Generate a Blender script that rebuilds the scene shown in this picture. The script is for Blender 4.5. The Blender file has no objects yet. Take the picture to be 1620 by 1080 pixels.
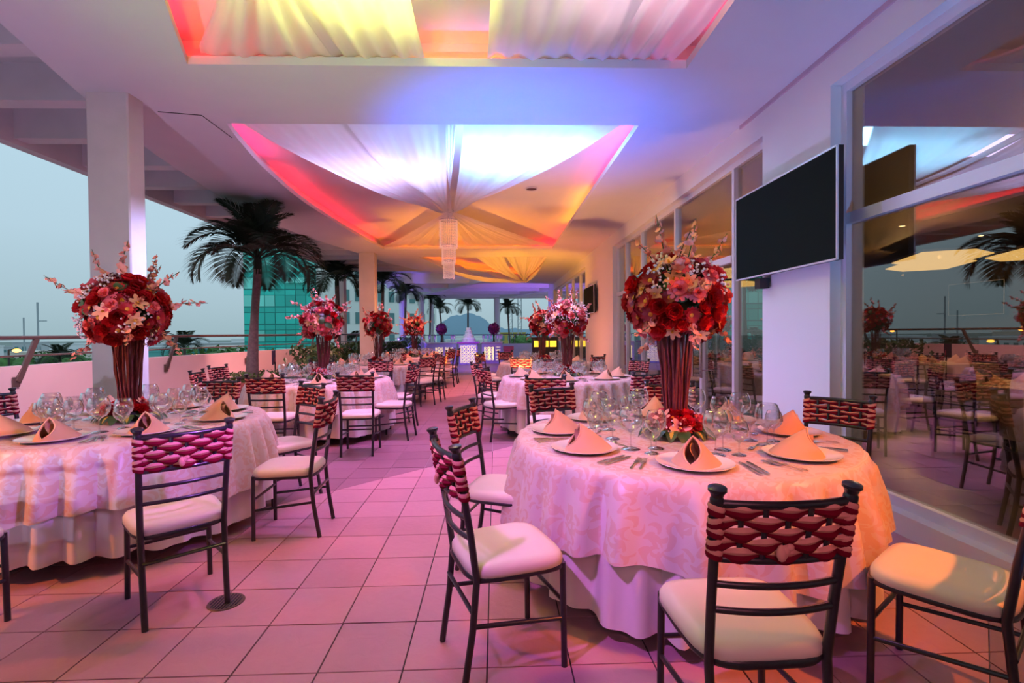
import bpy, math, random
import numpy as np
from mathutils import Vector, Matrix, Euler, geometry
R = math.radians
PI = math.pi
random.seed(7)
C = bpy.context.scene.collection
sc = bpy.context.scene

# ------------------------------------------------------------------ camera, view
CAMZ = 1.3738
def cam_axes(y, p, r):
    cy, sy, cp, sp, cr, sr = math.cos(y), math.sin(y), math.cos(p), math.sin(p), math.cos(r), math.sin(r)
    fw = Vector((sy*cp, cy*cp, sp)); rt = Vector((cy, -sy, 0)); up = rt.cross(fw)
    return cr*rt + sr*up, -sr*rt + cr*up, fw
_rt, _up, _fw = cam_axes(.032775, -.017695, -.0089468)
cam = bpy.data.cameras.new('camera'); cam.sensor_fit = 'HORIZONTAL'; cam.sensor_width = 36; cam.lens = 791.18/1620*36
cam.clip_start = .05; cam.clip_end = 4000
camo = bpy.data.objects.new('camera', cam); C.objects.link(camo)
camo.matrix_world = Matrix(((_rt.x, _up.x, -_fw.x, 0), (_rt.y, _up.y, -_fw.y, 0), (_rt.z, _up.z, -_fw.z, CAMZ), (0, 0, 0, 1)))
sc.camera = camo
vs = sc.view_settings
sc.display_settings.display_device = 'sRGB'
vs.view_transform = 'Standard'; vs.look = 'None'; vs.exposure = 0.0; vs.gamma = 1; vs.use_curve_mapping = False
cy = sc.cycles
cy.use_denoising = True; cy.max_bounces = 7; cy.diffuse_bounces = 3; cy.glossy_bounces = 3; cy.transmission_bounces = 4
cy.transparent_max_bounces = 32; cy.caustics_reflective = False; cy.caustics_refractive = False; cy.sample_clamp_indirect = 6
try: cy.use_light_tree = True
except Exception: pass

# ------------------------------------------------------------------ sky
w = bpy.data.worlds.new('dusk_sky'); sc.world = w; w.use_nodes = True
nt = w.node_tree; nt.nodes.clear()
tc = nt.nodes.new('ShaderNodeTexCoord'); sx = nt.nodes.new('ShaderNodeSeparateXYZ'); rp = nt.nodes.new('ShaderNodeValToRGB')
bg = nt.nodes.new('ShaderNodeBackground'); wo = nt.nodes.new('ShaderNodeOutputWorld')
nt.links.new(tc.outputs['Generated'], sx.inputs[0]); nt.links.new(sx.outputs['Z'], rp.inputs[0])
nt.links.new(rp.outputs[0], bg.inputs[0]); nt.links.new(bg.outputs[0], wo.inputs[0])
E_ = rp.color_ramp.elements
E_[0].position = 0; E_[0].color = (.38, .54, .60, 1)
E_[1].position = .5; E_[1].color = (.50, .72, .90, 1)
for p, c in ((.05, (.44, .61, .69)), (.16, (.52, .72, .84)), (.32, (.55, .78, .92))):
    e = E_.new(p); e.color = (*c, 1)
bg.inputs[1].default_value = .9

# ------------------------------------------------------------------ lights
LIGHTS_AT_TOP = True
def spot(name, loc, target, power, col, size=60, blend=.8, rad=.12):
    l = bpy.data.lights.new(name, 'SPOT'); l.energy = power; l.color = col; l.spot_size = R(size); l.spot_blend = blend; l.shadow_soft_size = rad
    o = bpy.data.objects.new(name, l); C.objects.link(o); o.location = loc
    o.rotation_euler = (Vector(target) - Vector(loc)).to_track_quat('-Z', 'Y').to_euler(); return o
def area(name, loc, target, power, col, sx_, sy_):
    l = bpy.data.lights.new(name, 'AREA'); l.shape = 'RECTANGLE'; l.size = sx_; l.size_y = sy_; l.energy = power; l.color = col
    o = bpy.data.objects.new(name, l); C.objects.link(o); o.location = loc
    o.rotation_euler = (Vector(target) - Vector(loc)).to_track_quat('-Z', 'Y').to_euler(); return o
def point(name, loc, power, col, rad=.1):
    l = bpy.data.lights.new(name, 'POINT'); l.energy = power; l.color = col; l.shadow_soft_size = rad
    o = bpy.data.objects.new(name, l); C.objects.link(o); o.location = loc; return o
MAG = (1, .34, .62); PUR = (.52, .25, 1); ORA = (1, .36, .08); YEL = (1, .62, .06); BLU = (.05, .38, 1); RED = (1, .03, .06); LAV = (.62, .45, 1)
# pink party wash coming from behind the photographer
area('pink_wash', (.2, -2.4, 2.6), (-.1, 6, .2), 24, (1, .30, .62), 3.0, 1.0)
# uplights that colour the ceiling
spot('mauve_uplight_front', (-2.6, .6, .5), (-2.9, 4.4, 3.6), 330, (.56, .46, .95), 104, 1, .03)
spot('blue_uplight', (-.55, 4.55, .3), (.35, 5.7, 3.6), 1250, (.0, .26, 1), 64, 1, .03)
spot('green_yellow_uplight', (-1.3, .5, .3), (-1.1, 3.3, 3.7), 380, (1, .80, .06), 56, 1, .03)
spot('orange_uplight_mid', (.3, 8.7, .3), (1.9, 8.4, 3.6), 330, (1, .36, .12), 110, 1, .03)
spot('amber_uplight_mid', (-.7, 10.2, .3), (-.6, 12.2, 3.6), 750, (1, .34, .01), 95, 1, .03)
spot('orange_uplight_far', (.3, 12.6, .2), (.9, 16.2, 3.3), 900, (1, .42, .015), 85, 1, .03)
spot('mauve_uplight_left', (-3.4, 6.4, .4), (-3.4, 9, 3.6), 150, (.90, .40, .70), 130, 1, .03)
spot('violet_uplight_wall', (.3, 4.6, .2), (2.69, 4.5, 2.0), 120, (.34, .42, 1), 90, 1, .03)
spot('orange_wall_light', (.3, 12.2, .3), (2.69, 13.0, 2.0), 190, (1, .30, .13), 95, 1, .03)
spot('mauve_uplight_right', (2.0, .4, .4), (2.0, 3.0, 3.5), 250, (.40, .40, 1), 92, 1, .03)
area('cove_fill_middle', (.35, 6.2, 3.84), (.35, 6.2, 0), 60, (.50, .80, 1), 1.6, .8)  # added light above the cloth, whitens the swags from behind
area('cove_fill_left', (-1.5, 6.6, 3.84), (-1.5, 6.6, 0), 30, (.60, .55, 1), 1.6, .8)  # second added light, lifts the left-hand swags
# pin spots on the tables
spot('amber_pin_front', (2.5, .9, 2.5), (1.35, 2.5, .7), 420, (1, .36, .04), 60, 1, .03)
spot('violet_pin_front', (-1.0, .9, 2.6), (.62, 2.6, .45), 330, (.70, .20, 1), 44, 1, .03)
spot('amber_pin_left', (-4.6, 1.6, 2.2), (-2.4, 3.2, .45), 330, (1, .30, .04), 62, 1, .03)
spot('violet_pin_left', (-.5, 2.0, 1.5), (-2.5, 3.1, .45), 170, (.46, .14, 1), 42, 1, .03)
for i, (x, y, p, c) in enumerate(((-.9, 6.0, 380, (.95, .24, .85)), (-2.4, 6.3, 300, (1, .36, .78)), (1.0, 6.4, 320, (.80, .42, 1)), (-2.4, 10.2, 280, (1, .32, .50)), (.9, 10.2, 280, (1, .38, .46)), (-1.0, 12.6, 250, (1, .25, .5)), (-2.1, 13.8, 260, (1, .36, .12)))):
    spot(f'ceiling_fill_{i+1}', (x, y, 3.5), (x, y+.1, 0), p, c, 118, 1, .03)  # wide fill lamps added below the ceiling for the middle and far tables
spot('purple_pavilion_left', (-4.2, 21.5, .5), (-2.5, 24.5, 3.9), 480, (.20, .10, 1), 120, 1, .03)
spot('purple_pavilion_right', (2.2, 23.6, .8), (1.0, 26, 3.9), 480, (.26, .12, 1), 130, 1, .03)
spot('purple_dance_floor', (-.8, 17.5, 3.5), (-.9, 19.6, 0), 1000, (.26, .10, 1), 80, 1, .03)
spot('pink_floor_wash', (-.6, 3.6, 3.5), (-.6, 3.7, 0), 135, (1, .26, .95), 90, 1, .03)
spot('amber_chair_spot', (-2.5, 4.2, 3.45), (-2.6, 5.7, .85), 230, (1, .27, .01), 26, .6, .03)
spot('amber_parapet_spot', (-2.8, 5.0, 3.45), (-3.65, 6.4, .85), 110, (1, .30, .01), 18, .6, .03)
area('cove_fill_front', (-.75, 2.9, 3.84), (-.75, 2.9, 0), 42, (.85, 1, .20), 1.1, 1.2)  # added light over the near cloth, turns its panels yellower
area('cove_fill_front_right', (.9, 2.9, 3.84), (.9, 2.9, 0), 9, (.9, .66, 1), 1.0, 1.2)  # added light that brightens the right-hand near panels
spot('cake_spot', (-1.1, 19.2, 3.5), (-1.2, 22, 1.1), 120, (.85, .85, 1), 26, .8, .03)
spot('pink_parapet_wash', (-4.1, 5.3, 3.5), (-6.1, 8.3, .4), 620, (1, .58, .74), 72, 1, .03)
spot('salmon_parapet_wash', (-3.2, 9.6, 3.4), (-5.4, 12.0, .7), 700, (1, .42, .40), 80, 1, .03)
spot('lavender_column_spot', (-1.9, 5.3, 2.6), (-3.34, 4.86, 1.7), 300, (.50, .46, 1), 70, 1, .03)
spot('orange_column_spot', (-1.9, 11.6, 2.9), (-3.5, 13.9, 1.8), 110, (1, .34, .16), 60, 1, .03)
spot('pink_chair_fill', (.1, -1.4, 2.5), (.78, 1.38, .82), 75, (1, .42, .55), 20, .8, .03)  # added lamp that brightens the woven back of the nearest chair
# measured trims of the lamps' red, green and blue output
TRIM = {'amber_chair_spot': [0.97, 1.0, 1.0], 'amber_parapet_spot': [1.1, 1.03, 1.0], 'amber_pin_front': [1.01, 0.39, 0.47], 'amber_pin_left': [1.03, 0.63, 0.92], 'amber_uplight_mid': [1.15, 1.05, 1.01], 'blue_uplight': [1.0, 0.41, 0.92], 'cake_spot': [1.0, 1.0, 1.0], 'ceiling_fill_1': [0.12, 1.09, 1.7], 'ceiling_fill_2': [0.47, 0.98, 1.17], 'ceiling_fill_3': [0.12, 1.03, 1.57], 'ceiling_fill_4': [1.0, 1.08, 1.18], 'ceiling_fill_5': [0.76, 1.03, 1.12], 'ceiling_fill_6': [0.97, 1.01, 1.11], 'ceiling_fill_7': [1.02, 1.03, 1.03], 'cove_fill_front': [1.05, 0.95, 0.55], 'cove_fill_front_right': [1.19, 1.0, 0.54], 'cove_fill_left': [0.94, 0.84, 0.87], 'cove_fill_middle': [0.31, 0.85, 1.17], 'green_yellow_uplight': [0.12, 0.72, 0.98], 'lavender_column_spot': [0.97, 1.02, 1.11], 'mauve_uplight_front': [0.83, 0.94, 0.65], 'mauve_uplight_left': [1.01, 1.0, 1.01], 'mauve_uplight_right': [0.13, 1.35, 1.26], 'orange_column_spot': [1.29, 1.17, 1.16], 'orange_uplight_far': [1.05, 1.01, 1.0], 'orange_uplight_mid': [0.99, 1.53, 1.45], 'orange_wall_light': [1.22, 0.99, 1.15], 'pink_chair_fill': [0.96, 0.75, 1.14], 'pink_floor_wash': [0.61, 0.72, 0.12], 'pink_parapet_wash': [1.45, 1.39, 1.46], 'pink_wash': [0.9, 0.74, 0.35], 'purple_dance_floor': [0.99, 1.0, 1.04], 'purple_pavilion_left': [1.0, 1.0, 1.0], 'purple_pavilion_right': [1.0, 1.0, 1.01], 'salmon_parapet_wash': [1.08, 1.07, 1.1], 'violet_pin_front': [0.53, 0.3, 0.27], 'violet_pin_left': [0.98, 0.96, 0.73], 'violet_uplight_wall': [1.26, 0.92, 1.24]}
TRIM['ceiling_fill_1'] = TRIM['pink_floor_wash'] = [1, .8, .95]; TRIM['ceiling_fill_3'] = [1, .9, 1]; TRIM['violet_pin_front'] = [.95, .9, .9]
for o in list(bpy.data.objects):
    if o.type == 'LIGHT' and o.name in TRIM:
        c_ = [a*b**.55 for a, b in zip(o.data.color, TRIM[o.name])]; k_ = max(c_); o.data.color = [v/k_ for v in c_]; o.data.energy *= k_
# ------------------------------------------------------------------ materials
MATS = {}
def new_mat(name):
    m = bpy.data.materials.new(name); m.use_nodes = True; m.node_tree.nodes.clear(); MATS[name] = m
    o = m.node_tree.nodes.new('ShaderNodeOutputMaterial'); return m, m.node_tree, o
def N(nt, t, **k):
    n = nt.nodes.new(t)
    for a, v in k.items():
        if hasattr(n, a): setattr(n, a, v)
        else: n.inputs[a].default_value = v
    return n
def mat(name, col, rough=.5, metal=0, spec=.5, noise=0, nscale=8, bump=0, bscale=30, sheen=0, emit=None, estr=0, vary=0, coat=0):
    m, nt, o = new_mat(name); b = N(nt, 'ShaderNodeBsdfPrincipled'); nt.links.new(b.outputs[0], o.inputs[0])
    b.inputs['Base Color'].default_value = (*col, 1); b.inputs['Roughness'].default_value = rough; b.inputs['Metallic'].default_value = metal
    b.inputs['Specular IOR Level'].default_value = spec; b.inputs['Sheen Weight'].default_value = sheen; b.inputs['Coat Weight'].default_value = coat
    if emit: b.inputs['Emission Color'].default_value = (*emit, 1); b.inputs['Emission Strength'].default_value = estr
    t = N(nt, 'ShaderNodeTexCoord')
    if noise or vary:
        r = N(nt, 'ShaderNodeValToRGB')
        a, bb = 1-noise-vary, 1+noise+vary
        r.color_ramp.elements[0].color = (*[min(1, c*a) for c in col], 1); r.color_ramp.elements[1].color = (*[min(1, c*bb) for c in col], 1)
        r.color_ramp.elements[0].position = .25; r.color_ramp.elements[1].position = .75
        if vary:
            oi = N(nt, 'ShaderNodeObjectInfo'); nt.links.new(oi.outputs['Random'], r.inputs[0])
            r.color_ramp.elements[0].position = 0; r.color_ramp.elements[1].position = 1
        else:
            n = N(nt, 'ShaderNodeTexNoise', Scale=nscale, Detail=5.0); nt.links.new(t.outputs['Object'], n.inputs['Vector']); nt.links.new(n.outputs['Fac'], r.inputs[0])
        nt.links.new(r.outputs[0], b.inputs['Base Color'])
    if bump:
        n2 = N(nt, 'ShaderNodeTexNoise', Scale=bscale, Detail=4.0); bp = N(nt, 'ShaderNodeBump', Strength=bump, Distance=.01)
        nt.links.new(t.outputs['Object'], n2.inputs['Vector']); nt.links.new(n2.outputs['Fac'], bp.inputs['Height']); nt.links.new(bp.outputs[0], b.inputs['Normal'])
    return m
def mat_emit(name, col, s):
    m, nt, o = new_mat(name); e = N(nt, 'ShaderNodeEmission', Strength=s); e.inputs[0].default_value = (*col, 1); nt.links.new(e.outputs[0], o.inputs[0]); return m
def mat_fabric_sheer(name, col, trans=.5, through=.12):
    m, nt, o = new_mat(name); d = N(nt, 'ShaderNodeBsdfDiffuse'); t = N(nt, 'ShaderNodeBsdfTranslucent'); x = N(nt, 'ShaderNodeMixShader', Fac=trans)
    p = N(nt, 'ShaderNodeBsdfTransparent'); y = N(nt, 'ShaderNodeMixShader', Fac=through)
    d.inputs[0].default_value = t.inputs[0].default_value = (*col, 1)
    nt.links.new(d.outputs[0], x.inputs[1]); nt.links.new(t.outputs[0], x.inputs[2]); nt.links.new(x.outputs[0], y.inputs[1]); nt.links.new(p.outputs[0], y.inputs[2]); nt.links.new(y.outputs[0], o.inputs[0]); return m
def mat_glass(name, tint, base, gain, rough=0.0, power=4.0):
    m, nt, o = new_mat(name); t = N(nt, 'ShaderNodeBsdfTransparent'); g = N(nt, 'ShaderNodeBsdfGlossy', Roughness=rough); x = N(nt, 'ShaderNodeMixShader')
    t.inputs[0].default_value = (*tint, 1); g.inputs[0].default_value = (1, 1, 1, 1)
    lw_ = N(nt, 'ShaderNodeLayerWeight', Blend=.5); lw = N(nt, 'ShaderNodeMath', operation='POWER'); lw.inputs[1].default_value = power; nt.links.new(lw_.outputs['Facing'], lw.inputs[0])
    ma = N(nt, 'ShaderNodeMath', operation='MULTIPLY_ADD'); ma.inputs[1].default_value = gain; ma.inputs[2].default_value = base; ma.use_clamp = True
    nt.links.new(lw.outputs[0], ma.inputs[0]); nt.links.new(ma.outputs[0], x.inputs[0]); nt.links.new(t.outputs[0], x.inputs[1]); nt.links.new(g.outputs[0], x.inputs[2]); nt.links.new(x.outputs[0], o.inputs[0]); return m
WHITE = mat('white_paint', (.80, .78, .76), .6, bump=.05, bscale=60)
CEIL = mat('ceiling_paint', (.72, .70, .72), .7, noise=.02, nscale=3)
PLAST = mat('column_plaster', (.66, .60, .56), .7, noise=.05, nscale=4, bump=.1, bscale=40)
ROSE_WALL = mat('parapet_paint', (.70, .56, .55), .7, noise=.03, nscale=3)
GREYP = mat('eave_paint', (.64, .60, .60), .7, noise=.05, nscale=3)
ALU = mat('painted_aluminium', (.72, .72, .78), .35, metal=.2)
IRON = mat('black_iron', (.018, .014, .02), .28, noise=.3, nscale=60, coat=.2)
SEATM = mat('cream_vinyl', (.72, .62, .51), .42, bump=.03, bscale=200)
CRIM = mat('crimson_cloth', (.17, .003, .018), .85, spec=.1, bump=.1, bscale=120)
SALM = mat('salmon_cloth', (.76, .33, .26), .8, spec=.2, bump=.1, bscale=120)
GLASS = mat_glass('clear_glass', (.93, .93, .945), .11, 1.7, 0, 2.0)
PLATE = mat('glazed_china', (.82, .77, .66), .12, coat=.3)
NAPK = mat('tan_napkin_linen', (.66, .39, .22), .8, sheen=.1, bump=.06, bscale=300)
STEEL = mat('polished_steel', (.75, .73, .72), .15, metal=1)
SKIRT = mat('white_underskirt_cloth', (.70, .63, .62), .55, sheen=.2)
TWIG = mat('red_twig_bark', (.16, .03, .03), .6, noise=.3, nscale=40)
LEAF = mat('leaf_green', (.04, .10, .03), .4, vary=.4)
LEAFY = mat('leaf_yellow_streak', (.55, .45, .06), .4)
ROSE = mat('red_rose_petal', (.55, .008, .012), .5, vary=.35)
DAISY = mat('dark_red_petal', (.32, .005, .015), .5, vary=.35)
CARN = mat('pink_carnation_petal', (.85, .16, .17), .6, vary=.15)
LILY = mat('cream_lily_petal', (.86, .42, .24), .5, vary=.12)
BLOS = mat('peach_blossom', (.90, .40, .30), .6, vary=.1)
WFLO = mat('white_filler_flower', (.85, .75, .75), .7)
PURF = mat('purple_bloom', (.42, .04, .36), .6, vary=.3)
GOLD = mat('flower_centre_yellow', (.75, .35, .03), .6)
PALM = mat('palm_leaf', (.028, .04, .022), .7, spec=.15, vary=.3)
TRUNK = mat('palm_bark', (.15, .10, .09), .8, noise=.3, nscale=25, bump=.4, bscale=30)
TERRA = mat('terracotta', (.30, .07, .05), .7, noise=.1, nscale=10)
HEDGE = mat('hedge_leaf', (.07, .13, .02), .6, noise=.4, nscale=30)
SCREEN = mat('switched_off_screen', (.012, .018, .013), .9, spec=.05)
DARKM = mat('dark_plastic', (.02, .02, .022), .45)
RAILM = mat('brown_rail_metal', (.16, .12, .11), .35, metal=.5)
CAKE = mat('white_icing', (.9, .88, .9), .5)
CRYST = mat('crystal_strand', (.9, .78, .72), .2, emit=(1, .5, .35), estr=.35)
def tile_mat(name, c, rough):
    m, nt, o = new_mat(name); b = N(nt, 'ShaderNodeBsdfPrincipled', Roughness=rough); nt.links.new(b.outputs[0], o.inputs[0])
    g = N(nt, 'ShaderNodeNewGeometry'); n = N(nt, 'ShaderNodeTexNoise', Scale=14.0, Detail=6.0, Distortion=1.2); n3 = N(nt, 'ShaderNodeTexNoise', Scale=1.3, Detail=2.0)
    nt.links.new(g.outputs['Position'], n.inputs['Vector']); nt.links.new(g.outputs['Position'], n3.inputs['Vector'])
    oi = N(nt, 'ShaderNodeObjectInfo'); ad = N(nt, 'ShaderNodeMath', operation='MULTIPLY_ADD'); ad.inputs[1].default_value = .35; nt.links.new(oi.outputs['Random'], ad.inputs[0])
    mu = N(nt, 'ShaderNodeMath', operation='MULTIPLY_ADD'); mu.inputs[1].default_value = .4; nt.links.new(n.outputs['Fac'], mu.inputs[0]); nt.links.new(n3.outputs['Fac'], mu.inputs[2])
    m2 = N(nt, 'ShaderNodeMath', operation='MULTIPLY'); m2.inputs[1].default_value = .62; nt.links.new(mu.outputs[0], m2.inputs[0]); nt.links.new(m2.outputs[0], ad.inputs[2])
    r = N(nt, 'ShaderNodeValToRGB'); r.color_ramp.elements[0].color = (*[x*.80 for x in c], 1); r.color_ramp.elements[1].color = (*[x*1.18 for x in c], 1); r.color_ramp.elements[0].position = .2; r.color_ramp.elements[1].position = .95
    nt.links.new(ad.outputs[0], r.inputs[0]); nt.links.new(r.outputs[0], b.inputs['Base Color'])
    bp = N(nt, 'ShaderNodeBump', Strength=.35, Distance=.006); nt.links.new(n.outputs['Fac'], bp.inputs['Height']); nt.links.new(bp.outputs[0], b.inputs['Normal']); return m
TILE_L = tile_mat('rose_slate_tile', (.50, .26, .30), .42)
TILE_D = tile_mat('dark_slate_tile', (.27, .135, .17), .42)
GROUT_D = mat('dark_grout', (.07, .045, .05), .9)
GROUT_L = mat('pale_grout', (.42, .36, .36), .9)
def damask(name, c1, c2):
    m, nt, o = new_mat(name); b = N(nt, 'ShaderNodeBsdfPrincipled'); nt.links.new(b.outputs[0], o.inputs[0])
    L = nt.links.new
    def M_(op, a_, b_=None, c_=None):
        q = N(nt, 'ShaderNodeMath', operation=op)
        for i_, v_ in enumerate((a_, b_, c_)):
            if v_ is None: continue
            if isinstance(v_, (int, float)): q.inputs[i_].default_value = v_
            else: L(v_, q.inputs[i_])
        return q.outputs[0]
    u = N(nt, 'ShaderNodeUVMap'); n = N(nt, 'ShaderNodeTexNoise', Scale=14.0, Detail=1.0)
    L(u.outputs[0], n.inputs['Vector']); total = None
    for sc_, arms, tw in ((5.0, 5.0, 55.0), (8.5, 3.0, 95.0)):     # scrolled rosettes woven round random centres
        v = N(nt, 'ShaderNodeTexVoronoi', Scale=sc_, Randomness=.75); L(u.outputs[0], v.inputs['Vector'])
        d = N(nt, 'ShaderNodeVectorMath', operation='SUBTRACT'); L(u.outputs[0], d.inputs[0]); L(v.outputs['Position'], d.inputs[1])
        sp = N(nt, 'ShaderNodeSeparateXYZ'); L(d.outputs[0], sp.inputs[0]); th = M_('ARCTAN2', sp.outputs[1], sp.outputs[0])
        ln = M_('SQRT', M_('ADD', M_('MULTIPLY', sp.outputs[0], sp.outputs[0]), M_('MULTIPLY', sp.outputs[1], sp.outputs[1])))
        ph = M_('ADD', M_('MULTIPLY', th, arms), M_('ADD', M_('MULTIPLY', ln, tw), M_('MULTIPLY', n.outputs['Fac'], 5.0)))
        w_ = M_('MULTIPLY', M_('GREATER_THAN', M_('SINE', ph), .25), M_('LESS_THAN', ln, .42/sc_)); w_ = M_('MULTIPLY', w_, M_('GREATER_THAN', ln, .05/sc_))
        total = w_ if total is None else M_('MAXIMUM', total, w_)
    r = N(nt, 'ShaderNodeValToRGB'); L(total, r.inputs[0])
    x = N(nt, 'ShaderNodeMix', data_type='RGBA'); x.inputs[6].default_value = (*c1, 1); x.inputs[7].default_value = (*c2, 1); nt.links.new(r.outputs[0], x.inputs[0]); nt.links.new(x.outputs[2], b.inputs['Base Color'])
    rr = N(nt, 'ShaderNodeMapRange'); rr.inputs[3].default_value = .38; rr.inputs[4].default_value = .62; nt.links.new(r.outputs[0], rr.inputs[0]); nt.links.new(rr.outputs[0], b.inputs['Roughness'])
    b.inputs['Sheen Weight'].default_value = .15; return m
DAM = damask('cream_damask_cloth', (.66, .56, .51), (.64, .46, .37))
# ------------------------------------------------------------------ mesh builder
class MB:
    def __init__(s): s.v = []; s.f = []; s.m = []; s.cur = 0
    def add(s, vs, fs):
        b = len(s.v); s.v += [tuple(x) for x in vs]; s.f += [tuple(i+b for i in f) for f in fs]; s.m += [s.cur]*len(fs); return s
    def slot(s, k): s.cur = k; return s
    def box(s, c, d, rot=None):
        x, y, z = d[0]/2, d[1]/2, d[2]/2
        p = [Vector(q) for q in ((-x,-y,-z),(x,-y,-z),(x,y,-z),(-x,y,-z),(-x,-y,z),(x,-y,z),(x,y,z),(-x,y,z))]
        if rot is not None: p = [rot @ q for q in p]
        return s.add([q+Vector(c) for q in p], [(0,3,2,1),(4,5,6,7),(0,1,5,4),(1,2,6,5),(2,3,7,6),(3,0,4,7)])
    def bar(s, a, b, w, h=None, up=(0,0,1)):
        a, b = Vector(a), Vector(b); d = (b-a); L = d.length; d.normalize(); u = Vector(up)
        if abs(d.dot(u)) > .99: u = Vector((1,0,0))
        r = d.cross(u).normalized(); u = r.cross(d); h = h or w
        return s.box((a+b)/2, (w, L, h), Matrix((r, d, u)).transposed())
    def tube(s, pts, rad, n=8, cap=True, closed=False):
        pts = [Vector(p) for p in pts]; k = len(pts); rad = rad if hasattr(rad, '__len__') else [rad]*k
        vs, fs = [], []; prev = None
        for i, p in enumerate(pts):
            if closed: t = pts[(i+1) % k]-pts[i-1]
            else: t = pts[min(i+1, k-1)]-pts[max(i-1, 0)]
            t.normalize()
            if prev is None: a = t.orthogonal().normalized()
            else:
                a = prev - t*prev.dot(t); a = a.normalized() if a.length > 1e-6 else t.orthogonal().normalized()
            prev = a; b = t.cross(a)
            for j in range(n):
                an = 2*PI*j/n; vs.append(p+(a*math.cos(an)+b*math.sin(an))*rad[i])
        for i in range(k if closed else k-1):
            i2 = (i+1) % k
            for j in range(n): fs.append((i*n+j, i*n+(j+1)%n, i2*n+(j+1)%n, i2*n+j))
        if cap and not closed: fs.append(tuple(range(n-1,-1,-1))); fs.append(tuple((k-1)*n+j for j in range(n)))
        return s.add(vs, fs)
    def lathe(s, prof, n=20, at=(0,0,0), axis=None):
        vs, fs = [], []; k = len(prof)
        for r, z in prof:
            for j in range(n):
                a = 2*PI*j/n; q = Vector((r*math.cos(a), r*math.sin(a), z))
                if axis is not None: q = axis @ q
                vs.append(q+Vector(at))
        for i in range(k-1):
            for j in range(n): fs.append((i*n+j, i*n+(j+1)%n, (i+1)*n+(j+1)%n, (i+1)*n+j))
        return s.add(vs, fs)
    def grid(s, fn, nu, nv, wrap=False):
        vs = [fn(i/nu, j/nv) for j in range(nv+1) for i in range(nu+(0 if wrap else 1))]; W = nu if wrap else nu+1
        fs = [(j*W+i, j*W+(i+1)%W, (j+1)*W+(i+1)%W, (j+1)*W+i) for j in range(nv) for i in range(nu)]
        return s.add(vs, fs)
    def prism(s, poly, z0, z1):
        n = len(poly); s.add([(x,y,z0) for x,y in poly]+[(x,y,z1) for x,y in poly], [tuple(range(n-1,-1,-1)), tuple(range(n,2*n))]+[(i,(i+1)%n,n+(i+1)%n,n+i) for i in range(n)]); return s
    def sphere(s, c, r, n=10, m=6, sc_=(1,1,1)):
        pr = [(max(1e-4, math.sin(PI*i/m)), -math.cos(PI*i/m)) for i in range(m+1)]; b = len(s.v); s.lathe(pr, n)
        for i in range(b, len(s.v)): x = s.v[i]; s.v[i] = (c[0]+x[0]*r*sc_[0], c[1]+x[1]*r*sc_[1], c[2]+x[2]*r*sc_[2])
        return s
    def mesh(s, name, mats, smooth=None, uv=None):
        me = bpy.data.meshes.new(name); me.from_pydata(s.v, [], s.f)
        for m in (mats if isinstance(mats, (list, tuple)) else [mats]): me.materials.append(m)
        if any(s.m): me.polygons.foreach_set('material_index', s.m)
        if smooth is not None:
            me.polygons.foreach_set('use_smooth', [True]*len(s.f))
            try: me.set_sharp_from_angle(angle=R(smooth))
            except Exception: pass
        if uv is not None:
            l = me.uv_layers.new(name='UVMap'); idx = np.zeros(len(me.loops), dtype=np.int32); me.loops.foreach_get('vertex_index', idx)
            l.data.foreach_set('uv', np.array(uv, dtype=np.float32)[idx].ravel())
        me.update(); return me
    def build(s, name, mats, parent=None, smooth=None, uv=None): return link(name, s.mesh(name, mats, smooth, uv), parent)
KIDS = {}
def link(name, me, parent=None, loc=None, rot=None, scale=None):
    o = bpy.data.objects.new(name, me); C.objects.link(o)
    if parent: o.parent = parent; KIDS.setdefault(parent, []).append(o)
    if loc is not None: o.location = loc
    if rot is not None: o.rotation_euler = rot
    if scale is not None: o.scale = scale if hasattr(scale, '__len__') else (scale,)*3
    return o
def tag(o, label, cat, group=None):
    o['label'] = label; o['category'] = cat
    if group: o['group'] = group
    return o
def thing(name, label, cat, loc=(0,0,0), rz=0, group=None):
    o = bpy.data.objects.new(name, None); C.objects.link(o); o.location = loc; o.rotation_euler = (0,0,rz); o.empty_display_size = .1
    return tag(o, label, cat, group)
def struct(o): o['kind'] = 'structure'; return o
def stuff(o): o['kind'] = 'stuff'; return o
def dup(o, loc=None, rz=None, label=None, group=None, parent=None, scale=None):
    c = o.copy(); C.objects.link(c)
    if parent: c.parent = parent; KIDS.setdefault(parent, []).append(c)
    for ch in KIDS.get(o, ()): dup(ch, parent=c)
    if loc is not None: c.location = loc
    if rz is not None: c.rotation_euler = (0, 0, rz)
    if label: c['label'] = label
    if group: c['group'] = group
    if scale: c.scale = (scale,)*3
    return c
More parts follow.
